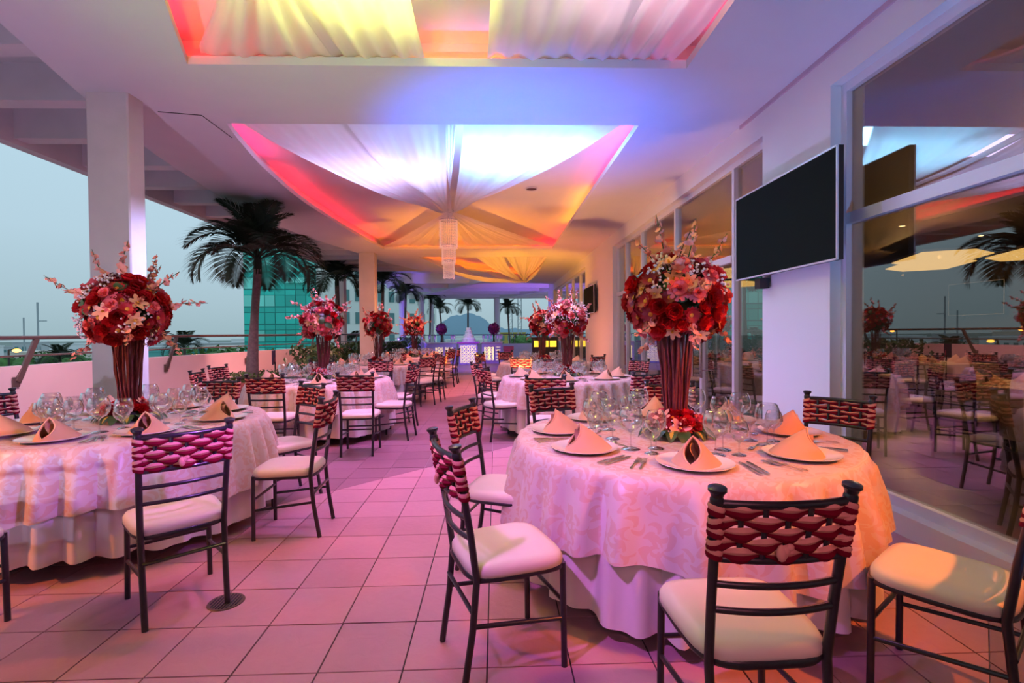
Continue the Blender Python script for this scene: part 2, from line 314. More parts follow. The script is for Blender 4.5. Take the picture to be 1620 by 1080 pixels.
# ------------------------------------------------------------------ floor
T = .345; TX = -.1377*T; TY = 5.89354*T
ZB = (-40, -1.0, 5.85, 11.75, 17.5, 60)            # diagonal bands of Y - X; even bands dark
def clip(poly, a, keep_less):                        # clip against Y - X = a
    out = []
    for i in range(len(poly)):
        p, q = poly[i], poly[(i+1) % len(poly)]
        dp, dq = p[1]-p[0]-a, q[1]-q[0]-a
        if keep_less: dp, dq = -dp, -dq
        if dp >= 0: out.append(p)
        if dp*dq < 0:
            t = dp/(dp-dq); out.append((p[0]+(q[0]-p[0])*t, p[1]+(q[1]-p[1])*t))
    return out
FX0, FX1, FY0, FY1 = -6.4, 2.69, -2.5, 31.0
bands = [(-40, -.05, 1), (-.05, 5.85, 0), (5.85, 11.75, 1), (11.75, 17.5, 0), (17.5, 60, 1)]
fb = MB()
for a, b, dk in bands:
    poly = [(FX0, FY0), (FX1 + (0 if True else 0), FY0), (FX1, 24.8), (5, 24.8), (5, FY1), (FX0, FY1)]
    poly = clip(clip(poly, a, False), b, True)
    if len(poly) > 2: fb.slot(dk).add([(x, y, -.006) for x, y in poly], [tuple(range(len(poly)))])
floor = struct(fb.build('floor', [GROUT_D, GROUT_L]))
cells = []
g = .0035
for i in range(-19, 16):
    for j in range(-13, 73):
        x0, y0 = TX+i*T, TY+j*T
        x1 = x0+T
        if x0 < FX0 or y0+T > FY1 or x0 > 5: continue
        if y0 < 24.8 and x0 > FX1-.02: continue
        if y0 < 24.8: x1 = min(x1, FX1+g)
        for a, b, dk in bands:
            q = clip(clip([(x0+g, y0+g), (x1-g, y0+g), (x1-g, y0+T-g), (x0+g, y0+T-g)], a+.003, False), b-.003, True)
            if len(q) >= 3: cells.append((q, dk, x0, y0, x1-x0 > T-.001))
def in_view(x, y):
    d = Vector((x, y, -CAMZ)); z = d.dot(_fw)
    if z < .3: return False
    return abs(d.dot(_rt)/z) < 1.06 and abs(d.dot(_up)/z) < .72
vis = sorted([c for c in cells if in_view(c[2]+T/2, c[3]+T/2)], key=lambda c: math.hypot(c[2]+T/2, c[3]+T/2))
near = vis[:298]; nid = set(id(c) for c in near)
full = {}
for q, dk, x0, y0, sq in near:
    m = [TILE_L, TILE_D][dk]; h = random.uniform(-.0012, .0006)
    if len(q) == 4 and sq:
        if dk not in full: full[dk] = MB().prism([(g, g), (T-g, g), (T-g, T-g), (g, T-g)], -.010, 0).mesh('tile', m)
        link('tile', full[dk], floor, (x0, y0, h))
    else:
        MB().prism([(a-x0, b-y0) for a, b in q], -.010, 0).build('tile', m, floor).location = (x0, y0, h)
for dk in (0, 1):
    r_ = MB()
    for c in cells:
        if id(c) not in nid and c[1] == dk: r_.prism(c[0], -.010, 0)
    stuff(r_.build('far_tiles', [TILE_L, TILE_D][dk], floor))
# round floor drain by the left foreground chair
d_ = thing('floor_drain', 'round bronze floor drain under the rear foot of the front left chair', 'drain', (-1.40, 2.60, 0))
MB().lathe([(.001, .003), (.072, .003), (.085, .004), (.088, .0)], 32).build('rim', mat('aged_bronze', (.16, .11, .08), .45, metal=.6), d_, 30)
for k in range(9):
    x = -.064+k*.016; hl = math.sqrt(max(.0, .072**2-x*x))
    MB().box((x, 0, .004), (.006, 2*hl, .004)).build('slat', DARKM, d_)
# ------------------------------------------------------------------ ceiling slab with three coffers
XW_ = 2.69; H = 3.6; HT = 4.0; HC = 3.88
def smooth_curve(p, n=6):                             # Catmull-Rom through 2-D points
    P = [Vector(q) for q in p]; P = [2*P[0]-P[1]] + P + [2*P[-1]-P[-2]]; out = []
    for i in range(1, len(P)-2):
        for k in range(n):
            t = k/n; a, b, c, d = P[i-1:i+3]
            out.append(.5*((2*b)+(c-a)*t+(2*a-5*b+4*c-d)*t*t+(3*b-a-3*c+d)*t**3))
    return [(q.x, q.y) for q in out] + [tuple(P[-2])]
edge = smooth_curve([(-.6, -3.6), (-1.7, -1.5), (-2.55, .6), (-3.15, 2.4), (-3.49, 3.7), (-3.81, 4.82), (-4.12, 6.12), (-4.29, 7.3), (-4.42, 8.6), (-4.42, 10.4), (-4.20, 12.0), (-3.77, 13.97), (-3.25, 16.2), (-1.98, 18.98), (.46, 21.94), (2.69, 23.1)], 5)
slab_outer = edge + [(2.69, -3.6)]
arc1 = smooth_curve([(-.2, -.8), (-1.15, 1.2), (-1.72, 2.4), (-2.17, 3.42), (-2.51, 4.23)], 5)
c1 = arc1 + [(1.64, 4.23), (1.60, -.8)]
arc2 = smooth_curve([(-2.81, 5.40), (-2.93, 5.95), (-3.08, 6.9), (-3.2, 8.5), (-3.16, 10.4), (-3.05, 12.0), (-2.92, 13.35)], 5)
c2 = arc2 + [(1.54, 13.35), (1.57, 5.40)]
arc3 = smooth_curve([(-2.26, 14.69), (-1.9, 15.9), (-1.05, 17.6), (.2, 19.0), (1.54, 20.1)], 5)
c3 = arc3 + [(1.54, 14.69)]
def area2(p): return sum(p[i][0]*p[(i+1) % len(p)][1]-p[(i+1) % len(p)][0]*p[i][1] for i in range(len(p)))/2
def ccw(p): return p if area2(p) > 0 else p[::-1]
slab_outer, c1, c2, c3 = ccw(slab_outer), ccw(c1), ccw(c2), ccw(c3)
def flat_with_holes(rings, z):
    tri = geometry.tessellate_polygon([[Vector((x, y, 0)) for x, y in r] for r in rings]); pts = [q for r in rings for q in r]
    return MB().add([(x, y, z) for x, y in pts], [tuple(t) for t in tri])
ceiling = struct(flat_with_holes([slab_outer, c1, c2, c3], H).build('ceiling', CEIL))
def offset(p, d):                                    # outward for a ccw ring
    n = len(p); out = []
    for i in range(n):
        a, b, c = Vector(p[i-1]), Vector(p[i]), Vector(p[(i+1) % n])
        e1, e2 = (b-a).normalized(), (c-b).normalized(); n1, n2 = Vector((e1.y, -e1.x)), Vector((e2.y, -e2.x)); m = n1+n2
        m = m/max(.35, (1+n1.dot(n2))) ; out.append((b.x+m.x*d, b.y+m.y*d))
    return out
def ring_wall(mb, p, q, z0, z1):
    n = len(p); mb.add([(x, y, z0) for x, y in p]+[(x, y, z1) for x, y in q], [(i, (i+1) % n, n+(i+1) % n, n+i) for i in range(n)])
for c in (c1, c2, c3):
    o1 = offset(c, .16); m = MB()
    ring_wall(m, c, c, H, H+.07); ring_wall(m, c, o1, H+.07, H+.07); ring_wall(m, o1, o1, H+.07, HC)
    n = len(o1); tri = geometry.tessellate_polygon([[Vector((x, y, 0)) for x, y in o1]]); m.add([(x, y, HC) for x, y in o1], [tuple(t) for t in tri])
    m.build('coffer', CEIL, ceiling)
MB().bar((-3.33, 5.12, H-.002), (-2.95, 5.20, H-.002), .012, .004).bar((-2.95, 5.20, H-.002), (-2.95, 5.78, H-.002), .008, .004).build('access_hatch_seam', DARKM, ceiling)
MB().box((XW_-.008, .9, H-.02), (.016, 9.0, .04)).build('painted_shadow_strip', mat('mauve_shadow_paint', (.60, .44, .50), .8))['kind'] = 'structure'  # thin strip whose mauve colour paints the shade of the wall-ceiling groove
# LED strips lying on the coffer ledges
LED = {k: mat_emit('led_'+k, c, s) for k, c, s in (('red', (1, .01, .03), 40), ('orange', (1, .12, .005), 32), ('amber', (1, .30, .02), 34), ('pink', (1, .03, .16), 36))}
def led(path, key):
    pts = [Vector((x, y, H+.078)) for x, y in path]
    MB().tube(pts, .007, 4).build('led_strip', LED[key], ceiling)
def off_path(path, d):
    out = []
    for i, p in enumerate(path):
        a, b = Vector(path[max(i-1, 0)]), Vector(path[min(i+1, len(path)-1)]); e = (b-a).normalized(); out.append((p[0]-e.y*d, p[1]+e.x*d))
    return out
led(off_path(arc2, .08)[:12], 'pink'); led(off_path(arc2, .08)[12:-1], 'red')
led([(-2.6, 13.43), (.9, 13.43)], 'orange'); led([(1.0, 13.43), (1.62, 13.43), (1.62, 11.6)], 'red')
led([(1.63, 11.4), (1.64, 8.6)], 'amber'); led([(1.64, 8.4), (1.65, 5.9)], 'pink')
led(off_path(arc1, .08)[4:], 'red'); led(off_path(arc1, .13)[4:], 'red'); led([(-.62, 4.31), (.14, 4.31)], 'orange'); led([(1.71, 4.1), (1.69, 1.5)], 'pink')
led(off_path(arc3, .08)[2:], 'orange'); led([(1.62, 14.9), (1.62, 19.6)], 'red')
# recessed downlights in the coffer of the middle
for x, y in ((-1.95, 8.5), (.65, 8.75)):
    d_ = thing('ceiling_downlight', 'unlit round downlight in the middle coffer, ' + ('left of the chandelier' if x < 0 else 'right of the chandelier'), 'light', (x, y, HC-.001), 0, 'coffer downlights')
    MB().lathe([(.12, -.004), (.13, -.012), (.10, -.016), (.09, -.004)], 24).build('trim_ring', ALU, d_, 40)
    MB().lathe([(.001, -.006), (.09, -.006)], 24).build('lens', mat('matt_lens', (.10, .06, .08), .9, spec=.1) if x < 0 else MATS['matt_lens'], d_)
# ------------------------------------------------------------------ right wall and its glazing
XW = 2.69; XG = 2.815; WT = .28
def wall_piece(mb, y0, y1, z0, z1): mb.box((XW+WT/2, (y0+y1)/2, (z0+z1)/2), (WT, y1-y0, z1-z0))
wr = MB()
for y0, y1, z0, z1 in ((-3.6, 25.4, 3.32, HT), (-3.6, 3.94, -.01, .14), (3.94, 4.955, -.01, 3.32), (11.38, 14.85, -.01, 3.32), (23.0, 25.4, -.01, 3.32), (-3.6, -3.3, .14, 3.32)): wall_piece(wr, y0, y1, z0, z1)
struct(wr.build('wall_right', WHITE))
PANE = mat_glass('tinted_window_glass', (.60, .56, .53), .15, 1.15)
def frame_bars(parent, name, bars):
    for a, b, w_, d_ in bars: MB().bar(a, b, d_, w_, (1, 0, 0)).build(name, ALU, parent)
def window(name, y0, y1, z0, z1, muls, trans, skip=()):
    root = struct(MB().bar((XG, y0+.03, z0), (XG, y0+.03, z1), .06, .07, (1, 0, 0)).build(name, ALU))
    def bar(a, b, wd=.06, dp=.07, nm='frame_bar'): MB().bar(a, b, wd, dp, (1, 0, 0)).build(nm, ALU, root)
    bar((XG, y1-.03, z0), (XG, y1-.03, z1)); bar((XG, y0+.061, z0+.035), (XG, y1-.061, z0+.035), .07); bar((XG, y0+.061, z1-.035), (XG, y1-.061, z1-.035), .07)
    xs = [y0] + list(muls) + [y1]
    for y in muls: bar((XG, y, z0+.071), (XG, y, z1-.071), .055, .08, 'mullion')
    if trans:
        for a, b in zip(xs[:-1], xs[1:]): bar((XG, a+.06, trans), (XG, b-.06, trans), .085, .075, 'transom')
    for a, b in zip(xs[:-1], xs[1:]):
        for za, zb in (((z0+.07, trans-.04), (trans+.04, z1-.07)) if trans else ((z0+.07, z1-.07),)):
            MB().box((XG+.012, (a+b)/2, (za+zb)/2), (.008, b-a-.05, zb-za)).build('pane', PANE, root)
    return root
window('window_1', -3.3, 3.94, .14, 3.32, (.2,), 2.25)
w2 = window('window_2', 4.955, 11.38, 0, 3.32, (5.76, 7.65, 9.43, 10.55), 2.22)
window('window_3', 14.85, 23.0, 0, 3.32, (16.4, 18.0, 19.6, 21.3), 2.22)
for y in (6.55, 6.85):                                # long pull handles of the glass doors
    MB().tube([(XG-.09, y, .75), (XG-.09, y, 1.55)], .018, 8).build('door_handle', STEEL, w2, 40)
    for z in (.85, 1.45): MB().tube([(XG-.09, y, z), (XG, y, z)], .01, 6).build('handle_fixing', STEEL, w2)
MB().bar((XG-.005, 6.7, .071), (XG-.005, 6.7, 2.175), .075, .06, (1, 0, 0)).build('door_stile', ALU, w2)
struct(MB().box((-1.8, -3.7, 2.0), (9.2, .2, 4.1)).build('sky_blocker_wall', PLAST))  # unseen wall added behind the camera to cut the sky light
# ------------------------------------------------------------------ columns
def column(x0, x1, y0, y1, z1=H):
    m = MB(); b = .012
    m.prism([(x0+b, y0), (x1-b, y0), (x1, y0+b), (x1, y1-b), (x1-b, y1), (x0+b, y1), (x0, y1-b), (x0, y0+b)], -.005, z1)
    return m
struct(column(-3.715, -3.338, 4.715, 4.93).build('pillar', PLAST, None, 30))
struct(column(-3.73, -3.30, 13.86, 14.16).build('pillar', PLAST, None, 30))
struct(column(-5.75, -5.43, 18.2, 18.5, 3.7).build('pillar', ROSE_WALL, None, 30))
# ------------------------------------------------------------------ eave beams beyond the slab edge
pe = struct(MB().box((-4.0, 8.0, 4.06), (3.3, 23, .1)).build('roof', GREYP))
MB().box((-5.56, 8.0, 3.80), (.14, 23, .42)).build('edge_beam', GREYP, pe)
y = -2.6
while y < 19:
    lim = min([abs(q[0]) for q in edge if abs(q[1]-y) < 1.2] or [2])
    MB().box(((-5.49-lim+.25)/2, y+.09, 3.83), (5.49-lim+.25, .18, .36)).build('eave_beam', GREYP, pe); y += .95
# slab edge face
sf = MB(); ring_wall(sf, edge, edge, H, HT); sf.f.pop(); sf.m.pop(); sf.build('slab_edge', CEIL, ceiling)
# ------------------------------------------------------------------ parapet and railing
inner = smooth_curve([(-6.15, -2.5), (-6.2, 2.0), (-6.2, 4.6), (-6.12, 6.6), (-5.93, 8.7), (-5.55, 11.3), (-5.2, 13.6), (-4.75, 16.8), (-4.75, 19), (-5.1, 23), (-5.3, 28.6)], 4)
outer = off_path(inner, .18)
pm = MB(); n = len(inner)
pm.add([(x, y, -.01) for x, y in inner]+[(x, y, 1.0) for x, y in inner]+[(x, y, 1.0) for x, y in outer]+[(x, y, -.01) for x, y in outer], [(k*n+i, k*n+i+1, (k+1)*n+i+1, (k+1)*n+i) for k in range(3) for i in range(n-1)])
struct(pm.build('wall_left', ROSE_WALL, None, 30))
rail = thing('terrace_railing', 'brown metal railing with two pipes along the left terrace parapet', 'railing', (0, 0, 0))
rin = off_path(inner, .06)
MB().tube([(x, y, 1.365) for x, y in rin], .026, 8).build('handrail', RAILM, rail, 40)
MB().tube([(x, y, 1.13) for x, y in rin], .014, 6).build('lower_pipe', RAILM, rail, 40)
def at_y(path, y):
    for a, b in zip(path[:-1], path[1:]):
        if a[1] <= y <= b[1]: t = (y-a[1])/(b[1]-a[1]); return a[0]+(b[0]-a[0])*t
    return path[-1][0]
for y in (1.6, 4.2, 6.58, 9.1, 11.3, 14.0, 17.0, 20.0):
    x = at_y(inner, y)+.018; x2 = at_y(rin, y+.34)
    b_ = MB().bar((x, y, .80), (x2, y+.34, 1.35), .07, .028, (1, 0, 0)).build('bracket', RAILM, rail)
    MB().box((x-.004, y-.02, .80), (.014, .09, .13)).build('foot_plate', RAILM, b_)
# far parapet, its railing
struct(MB().box((-.2, 28.75, .37), (10.6, .2, .76)).build('wall_back', mat('far_parapet_paint', (.62, .58, .60), .7)))
r2 = thing('terrace_railing', 'thin metal railing on the far parapet behind the buffet', 'railing', (0, 0, 0))
MB().tube([(-5.4, 28.8, 1.27), (5.0, 28.8, 1.27)], .025, 6).build('handrail', RAILM, r2, 40)
for k in range(9):
    MB().bar((-5.0+k*1.22, 28.8, .74), (-5.0+k*1.22, 28.8, 1.26), .04, .03).build('post', RAILM, r2)
# ------------------------------------------------------------------ chairs (iron, cream seat, woven two-tone back)
def back_y(z): return -.17 - .085*max(0, (z-.45))/.495
def hw(z): return .176 + .013*max(0, (z-.45))/.495          # half distance between the posts
def back_pt(u, z, bow=.030): return Vector((u*hw(z), back_y(z) - bow*(1-u*u), z))
def make_chair():
    t = thing('banquet_chair', 'black iron banquet chair', 'chair', group='banquet chairs')
    def cush(u, v):                                   # cushion dome
        a = 2*PI*u; k = 2.0/4.5
        ca, sa = math.cos(a), math.sin(a); px = math.copysign(abs(ca)**k, ca); py = math.copysign(abs(sa)**k, sa)
        prof = ((0, .455), (.55, .474), (.82, .476), (.95, .468), (1.0, .450), (1.0, .428), (.97, .42))[int(round(v*6))]
        wd = .198 + .022*(py+1)/2; r = prof[0]
        return (px*r*wd, .012 + py*r*.208, prof[1] + (.006 if r < .1 else 0))
    MB().grid(cush, 36, 6, True).build('seat', SEATM, t, 50)
    fr = [(.198*math.copysign(abs(math.cos(a))**.45, math.cos(a))*(1+.10*math.sin(a)), .012+.206*math.copysign(abs(math.sin(a))**.45, math.sin(a)), .418) for a in [2*PI*i/28 for i in range(28)]]
    MB().tube(fr, .013, 6, closed=True).build('seat_frame', IRON, t, 60)
    for s in (-1, 1):
        MB().tube([(s*.190, .198, 0), (s*.185, .195, .43)], .0135, 8).build('leg', IRON, t, 60)
        pts = [(s*.172, -.225, 0), (s*.174, -.190, .22), (s*.176, -.172, .42), (s*hw(.6), back_y(.6), .6), (s*hw(.93), back_y(.93), .93)]
        lg = MB().tube(pts, .0145, 8).build('leg', IRON, t, 60)
        ax = (Vector(pts[-1])-Vector(pts[-2])).to_track_quat('Z', 'Y').to_matrix()
        MB().lathe([(.0145, -.03), (.019, -.02), (.019, -.008), (.016, 0), (.020, .012), (.0255, .018), (.0255, .026), (.018, .030), (.001, .030)], 12, (s*hw(.93), back_y(.93), .925), ax).build('post_cap', IRON, lg, 35)
        MB().tube([(s*.176, -.185, .24), (s*.188, .195, .20)], .0095, 6).build('stretcher', IRON, t, 60)
    MB().tube([(-.187, .195, .27), (.187, .195, .27)], .0095, 6).build('stretcher', IRON, t, 60)
    MB().tube([(-.174, -.192, .30), (.174, -.192, .30)], .0095, 6).build('stretcher', IRON, t, 60)
    for z, r in ((.905, .0125), (.742, .0105), (.665, .0105), (.585, .0105)):
        MB().tube([back_pt(-1+i/5, z) for i in range(11)], r, 6).build('back_rail', IRON, t, 60)
    for k in range(5):
        u = -.667+.3333*k; MB().tube([back_pt(u, .745), back_pt(u, .82), back_pt(u, .905)], .008, 5).build('back_slat', IRON, t, 60)
    rows = 5; dz = (.900-.742)/rows
    for r in range(rows):
        zc = .742+dz*(r+.5)
        for part in (0, 1):                           # 0 crimson below, 1 salmon above
            m = MB(); vs = []; K = 36
            for i in range(K+1):
                u = -1+2*i/K; ph = math.cos(PI*u/.3333 + PI*(r % 2)); b = .5+.5*ph
                wob = .0025*math.sin(u*9+r*2.1+part)
                p = back_pt(u, zc); off = -.010*ph - .002*(1 if part else -1)
                top = (.45+.62*b)*dz*.66 + wob; bot = -(.45+.62*b)*dz*(-.02 if part else .66) + wob*.5
                if not part: top = (.45+.62*b)*dz*.08; off -= .003
                mid = (top+bot)/2; f = .006+.004*b
                vs += [p+Vector((0, off, top)), p+Vector((0, off-f, mid)), p+Vector((0, off, bot)), p+Vector((0, off+f, mid))]
            m.add(vs, [(i*4+j, i*4+(j+1) % 4, i*4+4+(j+1) % 4, i*4+4+j) for i in range(K) for j in range(4)])
            for s in (-1, 1):                         # where the ribbon turns round the post
                z0 = zc + (.0 if part else -.5)*dz; z1 = z0+.54*dz; sl = s*.006*((r % 2)*2-1)
                ring = []
                for z in (z0, (z0+z1)/2, z1):
                    c = Vector((s*hw(z), back_y(z), z)); bulge = .021 + (.0025 if z not in (z0, z1) else 0)
                    ring += [c+Vector((bulge*math.cos(2*PI*j/10), bulge*1.05*math.sin(2*PI*j/10), sl*math.cos(2*PI*j/10)*s)) for j in range(10)]
                m.add(ring, [(q*10+j, q*10+(j+1) % 10, q*10+10+(j+1) % 10, q*10+10+j) for q in range(2) for j in range(10)])
            o = m.build('ribbon', SALM if part else CRIM, t, 60); o['label'] = 'salmon pink ribbon' if part else 'crimson ribbon'
    # small knot of cloth on the lowest row
    kb = MB()
    for a, rr in ((0, .016), (1.1, .013), (2.2, .012)):
        kb.sphere(back_pt(-.12+.05*a, .775+.008*a)+Vector((0, -.022, 0)), rr, 8, 5, (1, .7, 1.5-.3*a))
    kb.build('ribbon_knot', SALM, t, 60)
    return t
CHAIRS = [  # x, y, facing degrees, label
 (.78, 1.585, 91, 'black iron chair nearest the camera, woven back turned to it, before the front right table'),
 (1.69, 1.80, 127, 'black iron chair at the right frame edge showing only its amber-lit cream seat'),
 (.02, 2.14, 20, 'side-on chair in the aisle left of the front right table, cream seat amber-lit'),
 (.03, 2.99, -18, 'second aisle-side chair of the front right table, its woven back above the nearer chair'),
 (.55, 3.83, -68, 'chair facing the camera across the front right table, behind the two tan napkins at left'),
 (2.08, 3.08, -140, 'chair by the big window at the right rim of the front right table'),
 (1.42, 3.99, -105, 'chair behind the front right flowers, only its post cap showing by the glasses'),
 (-1.665, 2.64, 132, 'black iron chair seen from behind at the front left table, foot on the floor drain'),
 (-1.44, 3.57, 183, 'chair seen in profile at the aisle side of the front left table'),
 (-1.80, 4.30, -131, 'chair at the far aisle side of the front left table, white seat turned to camera'),
 (-2.76, 4.83, -90, 'chair at the far side of the front left table, half hidden by glasses'),
 (-3.78, 4.05, -8, 'parapet-side chair of the front left table, behind the glasses at the left frame edge'),
 (-2.54, 2.26, 98, 'chair cut by the lower left frame edge, only its seat corner and one leg showing'),
 (-3.45, 6.35, 10, 'chair by the parapet with an orange-lit back, nearer of the two beside the planter'),
 (-3.72, 7.25, -6, 'chair by the parapet, farther of the two, next to the palm planter'),
 (-2.50, 5.72, 92, 'amber-lit chair seen from behind at the second left table, in front of the palm planter'),
 (-1.58, 5.85, 94, 'chair seen from behind at the second left table, right of the amber-lit one'),
 (-1.33, 6.63, 172, 'profile chair at the aisle side of the second left table, legs in full view'),
 (-1.45, 7.50, -150, 'chair behind the profile chair at the second left table, facing the camera'),
 (-2.0, 8.25, -105, 'chair at the far side of the second left table, right of its flower stand'),
 (-2.85, 8.30, -70, 'chair at the far side of the second left table, behind its flower stand'),
 (-1.98, 8.72, 100, 'chair seen from behind at the near side of the third left table'),
 (-1.46, 9.64, 139, 'chair at the aisle corner of the third left table, back turned to the aisle'),
 (-1.30, 10.22, 172, 'chair at the aisle side of the third left table, behind the corner chair'),
 (-1.52, 11.25, -145, 'chair at the far aisle side of the third left table'),
 (-1.35, 12.75, 150, 'chair at the near aisle side of the fourth left table'),
 (-1.26, 13.75, 178, 'outermost aisle chair of the fourth left table, before the cake stand'),
 (-2.35, 12.2, 95, 'chair seen from behind at the near side of the fourth left table'),
 (-1.5, 14.6, -150, 'chair at the far aisle side of the fourth left table'),
 (.53, 5.24, 82, 'chair seen from behind at the near side of the second right table'),
 (.06, 6.50, 24, 'aisle chair of the second right table seen from the side with white seat'),
 (-.06, 7.45, -18, 'second aisle chair of the second right table, behind the side-on one'),
 (1.50, 5.52, 117, 'blue-lit chair with cool white back at the window side of the second right table'),
 (2.12, 6.6, 172, 'chair at the window side of the second right table before the glass door'),
 (2.05, 7.7, -150, 'chair at the far window side of the second right table'),
 (.95, 8.15, -92, 'chair at the far side of the second right table behind its flower stand'),
 (.52, 9.22, 75, 'chair seen from behind at the near side of the third right table'),
 (-.12, 10.05, 15, 'near aisle chair of the third right table'),
 (-.10, 10.95, -20, 'far aisle chair of the third right table'),
 (.35, 11.62, -60, 'chair at the far side of the third right table facing the camera'),
 (1.75, 9.45, 130, 'chair at the window side of the third right table'),
]
chair0 = make_chair()
for i, (x, y, a, lab) in enumerate(CHAIRS):
    o = chair0 if i == 0 else dup(chair0)
    o.location = (x, y, 0); o.rotation_euler = (0, 0, R(a-90)); o['label'] = lab; o['group'] = 'banquet chairs with woven backs'
# ------------------------------------------------------------------ tables, cloths
def cloth_mesh(Rad, z0, hem, folds, amp, seed, flare, hemvar):
    rnd = random.Random(seed); NU, NV = 260, 14; ph = rnd.random()*6; f2 = rnd.choice((5, 7)); vs, uv, fs = [], [], []
    rings = [(0.0, 0), (.5, 0), (.85, 0), (.97, 0)]
    fr = [rnd.uniform(.75, 1.3) for _ in range(NU)]
    for k, (r, _) in enumerate(rings):
        for i in range(NU):
            a = 2*PI*i/NU; vs.append((max(r, 1e-3)*Rad*math.cos(a), max(r, 1e-3)*Rad*math.sin(a), z0)); uv.append((r*math.cos(a)*Rad*1.0+5, r*math.sin(a)*Rad*1.0))
    for k in range(NV+1):
        t = k/NV
        for i in range(NU):
            a = 2*PI*i/NU
            wv = 1.5*(abs(math.cos(folds*.5*a+ph+.9*math.sin(f2*a)))-.62)+.35*math.sin((folds*1.4//1)*a+2*ph+.8*math.sin(3*a))
            h_ = hem + hemvar*math.sin(4*a+ph*2)
            drop = (z0-h_)*t; grow = min(1, .10+t*1.6)**.9
            r = Rad*(1.0 if k else .995) + (.014 if k else 0) + flare*t + amp*wv*grow
            z = z0-.006 - drop if k else z0-.001
            if k == 1: r = Rad+.010+amp*wv*.05
            vs.append((r*math.cos(a), r*math.sin(a), z)); uv.append((a*Rad, -z))
    nr = len(rings)+NV+1
    for k in range(nr-1):
        for i in range(NU): fs.append((k*NU+i, k*NU+(i+1) % NU, (k+1)*NU+(i+1) % NU, (k+1)*NU+i))
    m = MB(); m.add(vs, [f[::-1] for f in fs]); return m, uv
TABLES = [('front right table', 1.07, 2.95, .945), ('front left table', -2.69, 3.74, .90), ('second right table', 1.02, 7.0, .93), ('second left table', -2.42, 7.0, .93),
          ('third right table', 1.02, 10.45, .93), ('third left table', -2.46, 10.35, .93), ('fourth left table', -2.24, 13.6, .93)]
ZT = .752
for ti, (tn, x, y, rad) in enumerate(TABLES):
    t = thing('banquet_table', f'round banquet table hidden under the cloths, the {tn}', 'table', (x, y, 0), 0, 'round banquet tables')
    MB().lathe([(.001, .715), (rad-.02, .715), (rad-.012, .728), (rad-.02, .741), (.001, .741)], 48).build('tabletop', mat('plywood', (.35, .22, .12), .6) if ti == 0 else MATS['plywood'], t, 30)
    for k in range(4):
        a = PI/4+k*PI/2+.3; MB().tube([((rad-.22)*math.cos(a), (rad-.22)*math.sin(a), 0), ((rad-.30)*math.cos(a), (rad-.30)*math.sin(a), .72)], .02, 8).build('leg', IRON, t, 60)
    m, uv = cloth_mesh(rad-.018, .745, .10, 26, .052, 30+ti, .035, .015)
    o = m.build('table_skirt', SKIRT, None, 70, uv); o.location = (x, y, 0); tag(o, f'plain white underskirt cloth reaching the floor of the {tn}', 'tablecloth', 'white underskirts')
    m, uv = cloth_mesh(rad, ZT, .35 if ti < 2 else .36, 26, .050, 60+ti, .06, .05)
    o = m.build('tablecloth', DAM, None, 70, uv); o.location = (x, y, 0); tag(o, f'cream damask tablecloth draped over the {tn}', 'tablecloth', 'damask tablecloths')
# ------------------------------------------------------------------ place settings
SEATS = ('nearest', 'front window-side', 'window-side', 'far window-side', 'farthest', 'far aisle-side', 'aisle-side', 'front aisle-side')
def make_plate():
    return MB().lathe([(.001, .006), (.105, .006), (.118, .009), (.170, .020), (.174, .022), (.174, .019), (.120, .003), (.105, 0), (.001, 0)], 40).mesh('charger_plate', PLATE, 50)
def make_napkin():
    # linen cone: a ridge runs from the apex down to the back corner (+y), a teardrop mouth opens to the guest (-y)
    m = MB(); Hn = .135; nu, nv = 48, 10
    def base_r(a): return .092+.062*((1+math.cos(a))/2)**3+.012*math.sin(1.5*abs(a))**2
    def tmax(a):
        a = abs(a)
        return 1.0 if a < 1.75 else 1-.90*((a-1.75)/(PI-1.75))**.62
    def pt(a, t, k=1.0, dz=0):
        r = base_r(a)*k*(1-t)**.86*(1+.06*math.sin(PI*t)*math.cos(3*a)); return (r*math.sin(a), .012*t*-1+r*math.cos(a)-.010*t, .004+Hn*t+dz)
    for k, dz in ((1.0, 0), (.88, -.003)):
        m.grid(lambda u, v, k=k, dz=dz: pt(-PI+2*PI*u, min(.985, tmax(-PI+2*PI*u))*v, k, dz if v > .05 else 0), nu, nv)
    lip = []
    for q in range(25):
        a = -PI+1e-3+(PI-1.75)*q/24*1.0; lip.append(Vector(pt(a, min(.985, tmax(a)), .94)))
    lip2 = [Vector((-p.x, p.y, p.z)) for p in lip[::-1]]
    m.tube(lip+lip2[1:], [.0058]*49, 6)
    m.grid(lambda u, v: (.012*math.sin(6*v), -.05+.115*u, .004+(Hn*.80)*v*(1-.25*u)), 6, 6)   # inner fold
    return m.mesh('linen_napkin', NAPK, 50)
def make_glass(hh, rr):
    st = .40*hh; b0 = st; bh = hh-b0
    pr = [(.001, .004), (.030*rr/.046, .003), (.036*rr/.046, .001), (.036*rr/.046, 0), (.030*rr/.046, .006), (.006, .012), (.0042, .03), (.004, st*.8), (.0065, b0-.004)]
    for t, q in ((.04, .30), (.14, .62), (.30, .90), (.48, 1.0), (.68, .97), (.86, .86), (1.0, .74)): pr.append((q*rr, b0+bh*t))
    pr += [(.74*rr-.0014, hh+.0006), (.74*rr-.0026, hh-.001)]
    return MB().lathe(pr, 24).mesh('wine_glass', GLASS, 60)
